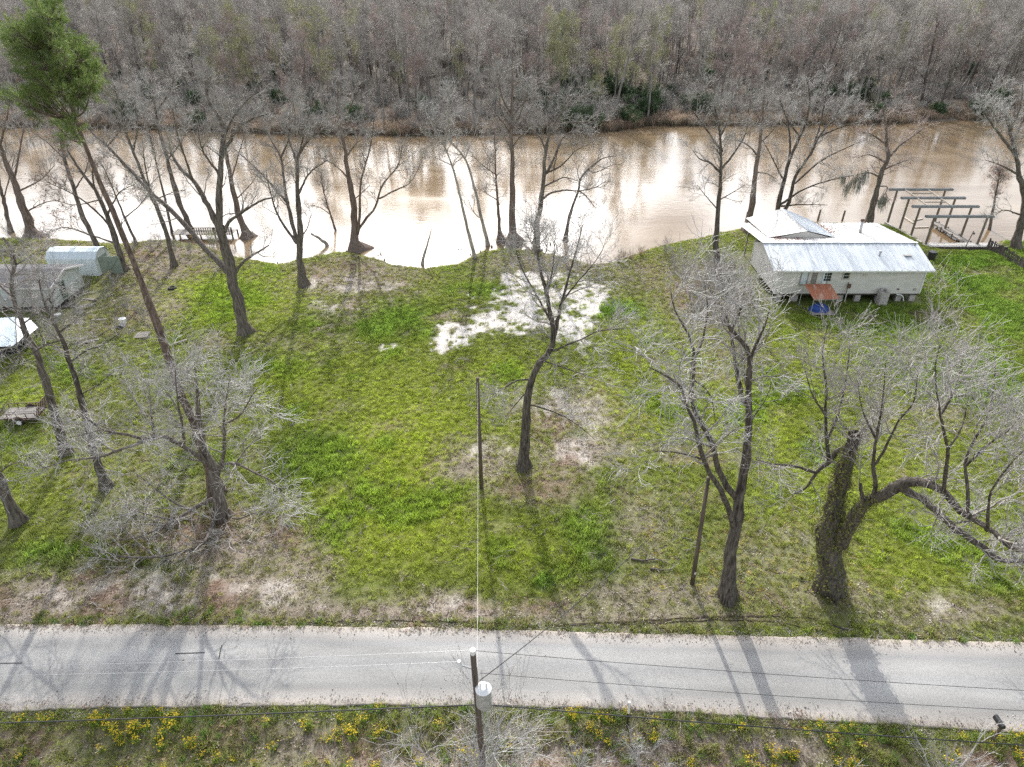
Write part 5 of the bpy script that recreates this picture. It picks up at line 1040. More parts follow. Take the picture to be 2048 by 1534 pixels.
hero('yard_tree', 'straight dark trunk rising past the small trailer', (131, 908), [([(131, 908), (110, 826), (88, 753), (69, 702), (54, 667), (41, 640), (28, 594), (21, 565), (30, 530), (28, 505), (5, 475)], 19, 4), ([(69, 702), (95, 690), (130, 695), (165, 680)], 4, 1.2), ([(28, 594), (5, 575), (-20, 545)], 6, 1.5), ([(54, 667), (30, 690), (0, 700)], 5, 1.2), ([(30, 530), (60, 515), (85, 500)], 4, 1), ([(45, 650), (75, 625), (100, 610)], 4, 1), ([(60, 680), (20, 730), (0, 740)], 4, 1)], 107, bark='bark', dens=.8, trunk_start=.5, up=.06, twig='twig')
hero('yard_tree', 'dark trunk with a forked broken top standing in front of the mobile home', (211, 976), [([(211, 976), (197, 935), (182, 881), (161, 790), (139, 724), (124, 680), (104, 636), (90, 612), (83, 586), (78, 560)], 16, 3), ([(104, 636), (106, 610), (99, 600), (109, 578)], 6, 2), ([(139, 724), (175, 700), (205, 690), (240, 665)], 4, 1.2), ([(124, 680), (90, 690), (60, 710)], 4, 1.2), ([(118, 665), (150, 640), (180, 625)], 4, 1), ([(161, 790), (195, 770), (225, 745)], 3, 1), ([(104, 636), (70, 628), (45, 615)], 3.5, 1)], 108, bark='bark_dark', dens=.9, trunk_start=.5, up=.06)
hero('yard_tree', 'thick trunk of a tree at the edge of the sprawling branches, leaving the frame', (36, 1046), [([(36, 1046), (11, 990), (-6, 950), (-40, 860), (-80, 760), (-110, 680)], 22, 5), ([(-6, 950), (20, 930), (60, 920)], 4, 1), ([(-40, 860), (-10, 840), (15, 800)], 4, 1)], 109, bark='bark', dens=.5, trunk_start=.4)

# the tall pine
pr, SP, SR, grp, B = hero('pine_tree', 'tall pine with green needle crown and long bare trunk', (432, 988), [([(432, 988), (405, 900), (385, 845), (345, 738), (300, 610), (260, 506), (215, 400), (178, 310), (145, 220), (110, 130), (85, 60), (70, -5)], 19, 3)], 110, bark='bark_pine', twig='twig_dark', dens=.16, trunk_start=.25, flare=.6, n2=2, n3=2, l1=(.5, 1.4))
gp = np.random.default_rng(77); T0 = SP[0]; ends = []
for (u, v, ru, rv, n_) in ((80, 40, 50, 30, 20), (45, 85, 45, 22, 14), (135, 95, 45, 20, 14), (160, 140, 50, 20, 16), (75, 140, 50, 20, 14), (110, 180, 70, 16, 14), (40, 190, 40, 14, 9), (95, 5, 28, 18, 9), (185, 160, 24, 12, 6), (125, 240, 20, 14, 6), (15, 60, 22, 18, 5)):
    for _ in range(n_):
        a = gp.random() * 6.28; r = math.sqrt(gp.random()); ends.append(PY(u + ru * r * math.cos(a), v + rv * r * math.sin(a), B[1] + gp.normal(0, 1.4)))
ends = np.array(ends); near_t = np.array([T0[min(range(len(T0)), key=lambda i: np.linalg.norm(T0[i] - (e - [0, 0, 1.0])))] for e in ends])
tq_ = np.linspace(0, 1, 6)[None, :, None]; Pb = near_t[:, None] * (1 - tq_) + ends[:, None] * tq_; Pb[:, :, 2] += (np.sin(np.linspace(0, 3.14, 6)) * -.35)[None, :]
Rb = np.linspace(.06, .014, 6)[None].repeat(len(ends), 0); link('limbs', tube_mesh('limbs', [(Pb - B, Rb, 4)]), M['bark_pine'], pr)
sub, sr = spawn(Pb, Rb, 9, (.4, 1.1), gp, (.4, 1.0), (20, 60), .1, .2, 4, .6, .02, .008); tips = np.concatenate([sub[:, 3], sub[:, 2], ends]); dirs = unit(np.concatenate([sub[:, 3] - sub[:, 2], sub[:, 2] - sub[:, 1], ends - near_t]))
nn = 17; c_ = np.repeat(tips, nn, 0); d_ = np.repeat(dirs, nn, 0) + gp.normal(size=(len(c_), 3)) * .75; d_ = unit(d_); ln = gp.uniform(.16, .30, (len(c_), 1)); w_ = unit(np.cross(d_, gp.normal(size=d_.shape))) * .012
c_ = c_ + gp.normal(size=c_.shape) * .05; V = np.stack([c_ - w_, c_ + w_, c_ + d_ * ln], 1).reshape(-1, 3) - B; link('needles', mesh_np('needles', V, None, np.arange(len(c_))[:, None] * 3 + np.array([[0, 1, 2]])), M['needles'], pr)
link('twigs', tube_mesh('twigs', [(sub - B, sr, 3)]), M['twig_dark'], pr)

# left bank
RED = lambda u, v: ((u - 150) / 120) ** 2 + ((v - 355) / 110) ** 2 < 1.2
hero('bank_tree', 'leaning bank tree still hung with dry red brown leaves', (250, 541), [([(250, 541), (232, 487), (214, 430), (190, 380), (160, 340), (135, 300), (120, 270)], 13, 2), ([(225, 460), (200, 430), (165, 400), (130, 380), (95, 365)], 5, 1.2), ([(214, 430), (235, 390), (255, 375), (270, 370)], 4, 1), ([(190, 380), (185, 345), (190, 320)], 4, 1), ([(232, 487), (180, 470), (130, 455), (90, 470)], 4, 1), ([(200, 400), (150, 410), (110, 400)], 3, 1)], 111, bark='bark', dens=1.0, trunk_start=.4, leafy=('red_leaf', 1700, .17, None))
hero('bank_tree', 'straight bank trunk standing just left of the landing', (347, 533), [([(347, 533), (340, 500), (332, 462), (307, 400), (287, 355), (267, 305), (252, 262), (240, 215), (228, 170)], 10, 2.5), ([(290, 360), (255, 340), (225, 300)], 3.5, 1), ([(267, 305), (275, 250), (270, 200)], 4, 1), ([(307, 400), (345, 385), (370, 380)], 3, 1)], 112, dens=.8, trunk_start=.55)
hero('bank_tree', 'tall bank tree rising from behind the landing roof', (378, 462), [([(378, 462), (372, 440), (350, 380), (335, 320), (317, 255), (310, 212), (300, 160)], 11, 2.5), ([(335, 320), (365, 280), (375, 250)], 4, 1.2), ([(317, 255), (285, 215), (265, 170)], 4, 1.2), ([(312, 225), (340, 180), (350, 140)], 4, 1.2)], 113, dens=1.0, trunk_start=.6, twig='twig_pale', z0=-.5)
hero('bank_tree', 'flared cypress trunk at the right end of the landing rail', (494, 474), [([(494, 474), (475, 420), (462, 362), (452, 305), (445, 250), (430, 190)], 13, 2.5), ([(470, 400), (500, 370), (520, 340)], 3, 1), ([(462, 362), (480, 300), (495, 250)], 3.5, 1), ([(480, 425), (450, 430), (440, 445)], 3, 1)], 114, bark='bark_cypress', flare=1.6, dens=.8, trunk_start=.55, z0=-.6)
hero('bank_tree', 'thin dark sapling trunk between the landing and the pine', (345, 470), [([(345, 470), (327, 387), (310, 317), (300, 270), (292, 220)], 5.5, 1.2)], 115, dens=1.2, trunk_start=.5, l1=(.6, 1.8))
hero('bank_tree', 'thick leaning trunk above the pale blue shed', (205, 515), [([(205, 515), (185, 470), (165, 432), (147, 375), (130, 320), (120, 270), (112, 220), (105, 170)], 11, 2.5), ([(150, 380), (170, 345), (180, 310)], 3.5, 1), ([(130, 320), (95, 285), (60, 260)], 4, 1.2), ([(120, 270), (145, 230), (160, 190)], 3.5, 1)], 116, dens=.8, trunk_start=.5)
hero('bank_tree', 'big flared bank trunk leaning left upstream of the blue shed', (66, 472), [([(66, 472), (47, 417), (27, 362), (10, 320), (0, 290), (-15, 240)], 18, 4), ([(27, 365), (40, 300), (48, 250), (60, 200)], 5, 1.2), ([(35, 385), (80, 360), (110, 330)], 4, 1), ([(0, 290), (15, 230), (20, 180)], 5, 1.2), ([(50, 425), (90, 405), (120, 400)], 3.5, 1)], 117, bark='bark_cypress', flare=1.3, dens=.9, trunk_start=.5)
hero('bank_tree', 'slim bank trunk at the upstream edge beside the big flared trunk', (22, 468), [([(22, 468), (7, 400), (-4, 350), (-14, 280)], 9, 2), ([(7, 400), (20, 350), (30, 310)], 3, 1)], 118, dens=.8, trunk_start=.5)
hero('bank_tree', 'thin slanting trunk crossing below the red brown leaves', (274, 490), [([(274, 490), (245, 425), (225, 375), (205, 330)], 5.5, 1.5), ([(250, 435), (280, 410), (300, 380)], 2.5, 1)], 119, dens=1.2, trunk_start=.5, l1=(.6, 1.8))
hero('bank_sapling', 'thin bare sapling at the waterline left of the cypress clump', (677, 480), [([(677, 480), (662, 432), (647, 382), (642, 345)], 5, 1.2), ([(660, 430), (640, 415), (620, 410)], 2, .8)], 120, dens=1.4, trunk_start=.4, l1=(.5, 1.6))

# water's edge, middle
hero('cypress_clump', 'multi-stemmed cypress with a swollen base at the waterline', (713, 498), [
    ([(713, 498), (710, 478), (708, 440), (707, 407), (697, 357), (692, 315), (687, 282), (680, 245), (675, 195), (677, 160)], 15, 2), ([(714, 470), (719, 440), (721, 370), (730, 332), (742, 287), (748, 240)], 6, 1.5), ([(715, 462), (730, 440), (750, 415), (765, 370), (795, 332), (805, 290)], 6, 1.5), ([(757, 398), (787, 382), (820, 365), (845, 320)], 4, 1),
    ([(697, 357), (670, 330), (640, 315)], 4, 1), ([(692, 315), (715, 285), (745, 270)], 4, 1), ([(687, 282), (660, 230), (645, 190)], 4, 1.2), ([(680, 245), (705, 205), (715, 170)], 4, 1.2), ([(707, 400), (730, 380), (740, 370)], 3, 1)], 121, bark='bark_cypress', flare=1.9, dens=.95, trunk_start=.5, z0=-.5)
hero('bank_sapling', 'long pale trunk leaning left over the bright water', (950, 516), [([(950, 516), (932, 445), (915, 370), (900, 320), (885, 285), (867, 255), (850, 220)], 7, 1.5), ([(902, 330), (870, 315), (855, 315)], 2.5, .8), ([(890, 295), (895, 240), (898, 190)], 2.5, .8)], 122, bark='bark_pale', dens=.8, trunk_start=.55, twig='twig_pale')
hero('bank_sapling', 'pale leaning trunk next to the cypress pair', (976, 494), [([(976, 494), (962, 432), (945, 362), (930, 317), (897, 275), (893, 235), (900, 170)], 7, 1.5), ([(930, 317), (945, 280), (955, 250)], 2.5, .8), ([(958, 435), (945, 420), (935, 395)], 2.5, .8)], 123, bark='bark_pale', dens=.9, trunk_start=.5, twig='twig_pale')
hero('cypress_tree', 'small cypress standing against the big straight cypress', (1001, 480), [([(1001, 480), (995, 400), (991, 340), (990, 300), (988, 260)], 7, 1.2), ([(995, 400), (970, 385), (955, 375)], 2.5, .8), ([(992, 350), (965, 330), (945, 310)], 2.5, .8)], 124, bark='bark_cypress', flare=1.8, dens=1.3, trunk_start=.25, up=.02, l1=(.8, 2.2), z0=-.3)
hero('cypress_tree', 'big straight cypress with a fanned crown at the tip of the point', (1026, 482), [([(1026, 482), (1025, 440), (1025, 400), (1024, 325), (1022, 262), (1024, 212), (1024, 130)], 15, 2.5)] +
     [([(1023, v), (1023 + s * 18, v - 28), (1023 + s * w, v - h)], 4, 1) for v, s, w, h in ((275, 1, 50, 75), (272, -1, 55, 70), (255, 1, 38, 95), (255, -1, 42, 95), (240, 1, 60, 70), (240, -1, 65, 80), (300, -1, 55, 40), (300, 1, 45, 40), (225, 1, 30, 85), (225, -1, 30, 85))], 125, bark='bark_cypress', flare=1.7, dens=1.15, trunk_start=.3, up=.08, l1=(.9, 2.4), z0=-.2, start=.15)
hero('bank_tree', 'forked grey tree with long arching limbs reaching right over the river', (1071, 503), [([(1071, 503), (1075, 450), (1082, 400), (1087, 350), (1092, 300), (1102, 262), (1122, 225), (1135, 200), (1155, 195), (1195, 190)], 12, 2), ([(1081, 402), (1100, 387), (1130, 380), (1155, 382), (1190, 375), (1215, 360)], 5, 1), ([(1090, 350), (1105, 325), (1125, 277), (1155, 260), (1185, 262)], 6, 1.2),
    ([(1085, 375), (1110, 362), (1130, 355), (1155, 362)], 4.5, 1), ([(1092, 345), (1117, 335), (1137, 317), (1150, 302), (1175, 290)], 4, 1), ([(1103, 262), (1130, 246), (1167, 244), (1210, 242)], 5, 1), ([(1092, 305), (1080, 275), (1060, 260), (1040, 262)], 4, 1), ([(1100, 265), (1095, 225), (1085, 190)], 4, 1), ([(1108, 335), (1115, 305), (1120, 290)], 3, .8)], 126, bark='bark', dens=.9, trunk_start=.55, z0=-.2)
hero('water_tree', 'small crooked tree standing in the water right of the point', (1130, 484), [([(1130, 484), (1135, 450), (1145, 412), (1157, 380), (1160, 360), (1175, 340), (1205, 317), (1230, 312)], 7, 1.5), ([(1157, 382), (1172, 392), (1192, 417)], 3.5, 1), ([(1160, 362), (1155, 345), (1158, 330)], 2.5, .8), ([(1175, 340), (1190, 345), (1225, 330), (1240, 330)], 2.5, .8)], 127, bark='bark', flare=1.6, dens=.9, trunk_start=.5, z0=-.8)
hero('dead_snag', 'bleached dead stick jutting from the shallow water', (842, 534), [([(842, 534), (848, 512), (856, 485), (863, 458)], 7, 1)], 128, bark='bark_pale', flare=.1, dens=.02, trunk_start=.9, z0=-.9, K=10, cat='dead wood')
hero('dead_snag', 'grey driftwood log angled out of the water near the small bank sapling', (655, 490), [([(655, 490), (640, 478), (622, 467)], 6, 4)], 129, bark='bark_pale', flare=.1, dens=.02, trunk_start=.9, z0=-.5, K=10, cat='dead wood')

# right bank
hero('bank_tree', 'bare tree with a dense brush thicket at its foot left of the white house', (1434, 560), [([(1434, 560), (1432, 482), (1435, 437), (1440, 370), (1442, 325), (1440, 270), (1430, 215)], 13, 2.5), ([(1440, 345), (1420, 325), (1400, 318), (1385, 300)], 5, 1), ([(1441, 340), (1465, 310), (1490, 270), (1500, 225)], 5, 1), ([(1442, 300), (1410, 255), (1380, 215), (1365, 195)], 5, 1), ([(1440, 275), (1460, 230), (1465, 185)], 5, 1), ([(1438, 400), (1465, 385), (1490, 370)], 3, 1), ([(1437, 420), (1410, 390), (1395, 370)], 3, 1), ([(1434, 240), (1415, 200), (1410, 170)], 4, 1)], 130, bark='bark_dark', dens=1.05, trunk_start=.5)
hero('cypress_tree', 'reddish cypress trunk at the left back corner of the white house', (1495, 462), [([(1495, 462), (1505, 400), (1512, 337), (1520, 287), (1522, 257), (1528, 200), (1530, 165)], 13, 2), ([(1515, 310), (1495, 290), (1470, 278)], 4, 1), ([(1520, 285), (1545, 262), (1560, 240)], 3.5, 1), ([(1510, 345), (1535, 348), (1555, 360)], 3, 1), ([(1523, 250), (1505, 210), (1490, 180)], 4, 1), ([(1525, 225), (1550, 195), (1565, 160)], 4, 1)], 131, bark='bark_cypress', flare=1.3, dens=1.0, trunk_start=.4)
hero('bank_tree', 'twin-stemmed bare tree fanning out behind the cross gable of the house', (1549, 448), [([(1549, 448), (1555, 420), (1565, 375), (1577, 325), (1595, 285), (1612, 245), (1620, 200), (1615, 165)], 10, 2), ([(1552, 435), (1575, 412), (1585, 375), (1592, 350), (1622, 307), (1637, 275), (1670, 235), (1705, 212)], 9, 1.5), ([(1566, 358), (1540, 307), (1525, 280)], 4, 1), ([(1592, 365), (1642, 322), (1705, 290), (1730, 280)], 5, 1), ([(1562, 408), (1605, 380), (1655, 362), (1710, 350)], 5, 1), ([(1560, 412), (1605, 409), (1655, 410)], 4, 1),
    ([(1622, 307), (1640, 250), (1650, 200), (1660, 160)], 5, 1), ([(1577, 325), (1580, 280), (1575, 230), (1590, 180)], 5, 1), ([(1600, 275), (1575, 240), (1560, 200)], 4, 1), ([(1637, 275), (1680, 255), (1730, 240)], 4, 1), ([(1650, 255), (1690, 200), (1700, 160)], 4, 1)], 132, bark='bark_dark', dens=1.0, trunk_start=.5, twig='twig_pale', z0=-.3)
mr_ = hero('moss_tree', 'grey tree draped in hanging moss on the bank behind the stove pipe', (1738, 446), [([(1738, 446), (1745, 420), (1753, 382), (1763, 345), (1776, 315), (1773, 285), (1772, 250), (1765, 215)], 13, 2.5), ([(1776, 316), (1801, 290), (1826, 272), (1850, 255)], 6, 1.5), ([(1765, 340), (1796, 327), (1815, 320)], 4, 1), ([(1760, 355), (1735, 345), (1710, 352)], 4.5, 1), ([(1770, 325), (1740, 310), (1715, 315)], 4, 1), ([(1773, 290), (1745, 270), (1725, 265)], 4, 1), ([(1757, 372), (1775, 375), (1765, 395)], 3, 1), ([(1772, 255), (1795, 225), (1810, 200)], 3.5, 1)], 133, bark='bark', twig='twig_red', dens=1.3, trunk_start=.35, up=.03, z0=-.3)
root, SP, SR, grp, B = mr_; gm = np.random.default_rng(3); lp = np.concatenate([P_.reshape(-1, 3) for P_, R_, S_ in grp[:2]]); uu, vv = project(*(lp + B).T); lp = lp[(vv > 335) & (uu < 1775)]; lp = np.concatenate([lp[gm.integers(0, len(lp), 200)], ])
dr, drr = spawn(np.stack([lp, lp + [0, 0, -.2]], 1), np.full((len(lp), 2), .05), 3, (.4, 2.2), gm, (0, .9), (0, 30), -.25, .08, 5, 1, .028, .01); link('hanging_moss', tube_mesh('hanging_moss', [(dr, drr, 3)]), M['moss'], root)
hero('bank_tree', 'slim tree with a dark clump of leaves beyond the fence end', (1977, 478), [([(1977, 478), (1982, 440), (1986, 420), (1992, 385), (1996, 365), (2000, 345)], 7, 2)], 134, dens=1.6, trunk_start=.5, l1=(.6, 1.6), leafy=('red_leaf', 500, .2, lambda u, v: (v < 400)))
hero('bank_tree', 'large pale-crowned tree on the bank beyond the picket fence', (2035, 497), [([(2035, 497), (2043, 445), (2050, 400), (2038, 345), (2031, 307), (2020, 265), (2010, 225)], 16, 3), ([(2031, 310), (2000, 270), (1975, 235), (1960, 200)], 7, 1.2), ([(2025, 285), (2045, 240), (2060, 200)], 7, 1.2), ([(2038, 350), (2000, 330), (1970, 320)], 5, 1), ([(2015, 245), (1990, 205), (1985, 175)], 6, 1), ([(2045, 430), (2010, 420), (1990, 430)], 4, 1), ([(2020, 265), (2040, 215), (2045, 170)], 6, 1)], 135, bark='bark', twig='twig_pale', dens=1.25, trunk_start=.45, n2=7, n3=6)
# ------------------------------------------------------------------ brush, saplings and small things on the near side
def brush(name, label, base, n, h, spread, seed, twig='twig_pale', r=.018, cat='shrub', group=None, n2=5, n3=5, up=.12, z=None, seeds=0, leafy=None):
    g = np.random.default_rng(seed); B = np.array(base, float)
    if len(B) == 2: B = np.array([B[0], B[1], float(height(B[:1], B[1:2])[0]) if z is None else z])
    d = unit(np.stack([g.normal(0, spread, n), g.normal(0, spread, n), np.ones(n)], 1)); ln = g.uniform(.55, 1.0, n) * h; K = 7; C = np.zeros((n, K, 3)); C[:, 0] = np.stack([g.normal(0, .12 * h * .3, n), g.normal(0, .12 * h * .3, n), np.full(n, -.1)], 1)
    for k in range(1, K):
        d = d + g.normal(size=(n, 3)) * .13; d[:, 2] += up * .4; d = unit(d); C[:, k] = C[:, k - 1] + d * (ln / (K - 1))[:, None]
    Rr = np.linspace(1, .35, K)[None] * (r * g.uniform(.7, 1.3, n))[:, None]
    a, ar = spawn(C, Rr, n2, (.18 * h, .42 * h), g, (.25, 1), (20, 55), up, .2, 5, .6, .014, .007)
    b, br = spawn(a, ar, n3, (.1 * h, .22 * h), g, (.2, 1), (20, 55), up, .2, 3, .7, .010, .006)
    root = thing(name, label, cat, tuple(B), 0, group)
    link('stems', tube_mesh('stems', [(C, Rr, 5)]), M[twig], root); link('twigs', tube_mesh('twigs', [(a, ar, 3), (b, br, 3)]), M[twig], root)
    if seeds:
        p = b[:, 2][g.integers(0, len(b), seeds)]; V, F = leaf_quads(p, .06, seed, 1, .8); link('seed_heads', mesh_np('seed_heads', V, F), M['seed'], root)
    if leafy:
        p = b[:, 1:].reshape(-1, 3); p = p[g.integers(0, len(p), leafy[1])] + g.normal(size=(leafy[1], 3)) * .08; V, F = leaf_quads(p, leafy[2], seed, 1, .6); link('leaves', mesh_np('leaves', V, F), M[leafy[0]], root)
    return root
# saplings along the near verge
brush('verge_sapling', 'pale bare sapling with dark seed heads against the utility pole', (-1.5, 13.9), 11, 9.0, .13, 201, n2=9, n3=8, seeds=420, r=.035)
brush('verge_sapling', 'white twiggy sapling leaning right from the utility pole foot', (-.75, 14.4), 6, 4.6, .42, 202, n2=9, n3=8, r=.03)
brush('verge_sapling', 'low white twiggy bush left of the utility pole', G(775, 1560)[:2], 7, 2.8, .5, 203, n2=7, n3=6, r=.022)
brush('verge_sapling', 'white spreading bare bush below the marker post', G(1290, 1568)[:2], 9, 2.9, .5, 204, n2=8, n3=7, r=.022)
brush('verge_sapling', 'thin white bare bush between the marker post and the utility pole', G(1165, 1560)[:2], 6, 2.6, .45, 205, n2=7, n3=6, r=.02)
brush('verge_sapling', 'white forked bare shrub by the mailbox', G(1880, 1580)[:2], 7, 4.2, .35, 206, n2=7, n3=5, r=.03)
brush('verge_sapling', 'sparse white bare stems rising at the road edge', G(1700, 1585)[:2], 4, 2.6, .3, 207, n2=5, n3=4, r=.018)
brush('verge_sapling', 'small white bare twigs in the weeds of the left verge', G(690, 1560)[:2], 5, 1.7, .5, 208, n2=5, n3=5, r=.016)
# thicket left of the house and bank brush
for i, (u, v, h, n_, sp) in enumerate(((1395, 590, 4.0, 16, .35), (1440, 580, 4.4, 16, .32), (1470, 560, 3.6, 14, .4), (1420, 545, 4.2, 14, .4), (1370, 560, 3.4, 13, .4), (1350, 535, 2.6, 12, .5), (1460, 610, 2.8, 13, .4), (1490, 590, 3.2, 11, .4), (1400, 625, 2.4, 12, .5), (1330, 510, 2.8, 10, .45), (1415, 575, 4.6, 16, .3), (1455, 585, 4.0, 16, .36), (1385, 610, 3.0, 14, .45), (1480, 620, 2.6, 12, .45), (1425, 605, 3.6, 15, .4))):
    brush('thicket_bush', 'bare grey bush in the thicket left of the white house', G(u, v)[:2], n_, h, sp, 220 + i, twig='twig', group='bushes of the thicket', n2=6, n3=6)
for i, (u, v, h, n_) in enumerate(((1060, 520, 4.2, 7), (1130, 528, 4.6, 7), (1175, 535, 3.6, 6), (1020, 508, 2.2, 9), (1150, 520, 3.0, 6))):
    brush('bank_brush', 'thin bare brush stems on the sandy point above the water', G(u, v)[:2], n_, h, .22, 240 + i, twig='twig', group='brush stems on the point', n2=6, n3=5)
for i, (u, v, h, n_) in enumerate(((60, 490, 2.6, 10), (110, 492, 1.8, 9), (20, 480, 3.0, 10), (300, 505, 2.4, 12), (320, 490, 2.2, 12), (270, 500, 1.8, 9), (210, 600, 2.4, 10), (150, 610, 2.6, 9), (180, 585, 2.6, 12), (130, 595, 1.8, 11), (230, 570, 2.2, 11), (255, 620, 2.0, 10), (110, 655, 1.8, 10), (285, 640, 1.6, 9), (350, 500, 1.8, 12), (380, 505, 2.0, 10))):
    brush('yard_brush', 'scruffy bare brush among the left bank trunks and yard clutter', G(u, v)[:2], n_, h, .4, 250 + i, twig='twig', group='left bank brush', n2=5, n3=5)
brush('bank_shrub', 'rounded shrub with small green leaves at the foot of the slanting-limbed tree', G(425, 500)[:2], 12, 3.0, .4, 262, leafy=('vine_leaf', 900, .09), n2=6, n3=5)
for i, (u, v) in enumerate(((1238, 524), (1262, 518), (1282, 510), (1250, 512))):
    brush('reed_clump', 'tawny dead reed clump at the waterline right of the point', G(u, v)[:2], 34, 1.7, .45, 264 + i, twig='reed', r=.012, group='tawny reeds at the waterline', n2=2, n3=2, cat='reeds')
# cypress knees
gk = np.random.default_rng(8)
spots = [(955, 505, 22, 6, 12), (1045, 492, 45, 5, 20), (1090, 500, 14, 6, 6), (1175, 528, 14, 8, 7), (745, 510, 12, 3, 5), (770, 524, 12, 3, 6), (560, 525, 14, 3, 6), (700, 504, 8, 3, 4)]
for u, v, su, sv, n_ in spots:
    for _ in range(n_):
        q = G(u + gk.normal() * su, v + gk.normal() * sv, -.5); h = gk.uniform(.18, .55) * gk.uniform(.7, 1.2); n = 7; V = []; rows = [(0, 1), (.25, .75), (.6, .5), (.88, .32), (1, .08)]
        r0 = .03 + h * gk.uniform(.2, .34); lean = gk.normal(0, .06, 2)
        for t, k in rows:
            for i in range(n): a = 2 * math.pi * i / n; rr = r0 * k * (1 + .2 * gk.normal()); V.append((math.cos(a) * rr + lean[0] * t, math.sin(a) * rr + lean[1] * t, t * h - .25))
        F = [(j * n + i, j * n + (i + 1) % n, (j + 1) * n + (i + 1) % n, (j + 1) * n + i) for j in range(4) for i in range(n)] + [tuple(4 * n + i for i in range(n))]
        o = MB().add(V, F).build('cypress_knee', M['bark_dark'], None, True, (float(q[0]), float(q[1]), float(q[2]))); tag(o, 'dark knobbly cypress knee poking up at the near waterline', 'cypress knee', 'cypress knees along the near waterline')
# fallen branches
for i, (pts, lab) in enumerate((([(1262, 1118), (1285, 1122), (1312, 1120), (1335, 1128)], 'dark fallen branch in the grass left of the leaning pole'), ([(1300, 1138), (1325, 1142), (1345, 1140)], 'short dark fallen branch below the longer fallen one'), ([(540, 492), (520, 500), (505, 512)], 'grey fallen limb at the water by the slanting-limbed tree'),
    ([(170, 690), (200, 672), (230, 655)], 'grey fallen limb lying in the yard below the white tub'), ([(1240, 1195), (1262, 1212), (1275, 1228)], 'thin pale fallen stick on the verge above the road'))):
    q = np.array([G(u, v) for u, v in pts]); q[:, 2] = height(q[:, 0], q[:, 1]) + .08; P = smooth_path(q, 9)[None]; Rr = np.linspace(.07, .02, 9)[None] * (.45 if i == 4 else 1); c0 = P[0, 0].copy()
    g = np.random.default_rng(300 + i); a, ar = spawn(P, Rr, 7, (.3, 1.0), g, (.2, 1), (25, 60), .02, .2, 4, .5, .02, .008)
    root = thing('fallen_branch', lab, 'branch', tuple(c0)); link('limb', tube_mesh('limb', [(P - c0, Rr, 6)]), M['bark_dark'], root); link('twigs', tube_mesh('twigs', [(a - c0, ar, 3)]), M['twig'], root)

# ------------------------------------------------------------------ the woods across the river
def wood_tree(seed, h, r, bark, twig, crown_start=.35, limbs=12, l=(.14, .32), up=.16, n1=5, n2=5, n3=4, tw=2.0, lean=.06, K=10, ang=(30, 60), bushy=None):
    g = np.random.default_rng(seed); d = unit(np.array([g.normal(0, lean), g.normal(0, lean), 1.0])); P = np.zeros((1, K, 3)); P[0, 0] = (0, 0, -.6)
    for k in range(1, K): d = unit(d + np.append(g.normal(0, .05, 2), .04)); P[0, k] = P[0, k - 1] + d * h / (K - 1)
    Rr = (r * np.linspace(1, .12, K) * np.r_[1.35, np.ones(K - 1)])[None]
    a, ar = spawn(P, Rr, limbs, (l[0] * h, l[1] * h), g, (crown_start, .98), ang, up, .16, 7, .55, .14, .03, .5)
    b, br = spawn(a, ar, n1, (.07 * h, .15 * h), g, (.2, 1), (25, 60), up * .7, .2, 5, .6, .05, .018, .4)
    c, cr = spawn(b, br, n2, (.035 * h, .08 * h), g, (.15, 1), (25, 60), up * .6, .22, 3, .7, .017 * tw, .009 * tw, .3)
    e, er = spawn(c, cr, n3, (.02 * h, .045 * h), g, (.15, 1), (25, 60), up * .5, .22, 3, .8, .010 * tw, .007 * tw, .2)
    t_me = tube_mesh('trunk', [(P, Rr, 8), (a, ar, 5)]); c_me = tube_mesh('crown', [(b, br, 3), (c, cr, 3), (e, er, 3)])
    t_me.materials.append(M[bark]); c_me.materials.append(M[twig]); lv = None
    if bushy:
        p = np.concatenate([c[:, 1:].reshape(-1, 3), e[:, 1:].reshape(-1, 3)]); p = p[g.integers(0, len(p), bushy[1])] + g.normal(size=(bushy[1], 3)) * .15; V, F = leaf_quads(p, bushy[2], seed, 1, .7); lv = mesh_np('leaves', V, F); lv.materials.append(M[bushy[0]])
    return t_me, c_me, lv
KINDS = [
    ('bare_tree', 'tall grey bare tree in the woods across the river', wood_tree(401, 19, .24, 'bark_far', 'twig_far')),
    ('bare_tree', 'tall grey bare tree in the woods across the river', wood_tree(402, 22, .27, 'bark_far', 'twig_far', .4, 13)),
    ('bare_tree', 'tall grey bare tree in the woods across the river', wood_tree(403, 17, .2, 'bark_far', 'twig_far', .3, 12, ang=(25, 50))),
    ('budding_tree', 'reddish budding tree in the woods across the river', wood_tree(404, 18, .2, 'bark_far', 'twig_red', .3, 13, n3=5)),
    ('budding_tree', 'reddish budding tree in the woods across the river', wood_tree(405, 16, .18, 'bark_far', 'twig_red', .3, 12, n3=5)),
    ('greening_tree', 'olive green leafing tree in the woods across the river', wood_tree(406, 19, .22, 'bark_far', 'twig_green', .25, 14, bushy=('vine_leaf', 900, .2))),
    ('dark_tree', 'dark-limbed spreading tree in the woods across the river', wood_tree(407, 18, .34, 'bark_dark', 'twig_dark', .25, 13, (.2, .42), .08)),
    ('pale_tree', 'whitish-limbed bare tree in the woods across the river', wood_tree(408, 15, .2, 'bark_pale', 'twig_pale', .3, 12)),
    ('bare_tree', 'tall grey bare tree in the woods across the river', wood_tree(409, 20, .25, 'bark_far', 'twig_far', .45, 11, (.12, .26), .1)),
]
PROB = np.array([.17, .15, .14, .12, .10, .07, .09, .07, .09]); PROB /= PROB.sum()
gf = np.random.default_rng(21); cand = []
def far_z(x, y): o_ = y - far_y(np.array([x]))[0]; return float(-2.2 + 1.75 * sstep(-5, 1.5, o_) + .75 * sstep(0, 8, o_)) - .1
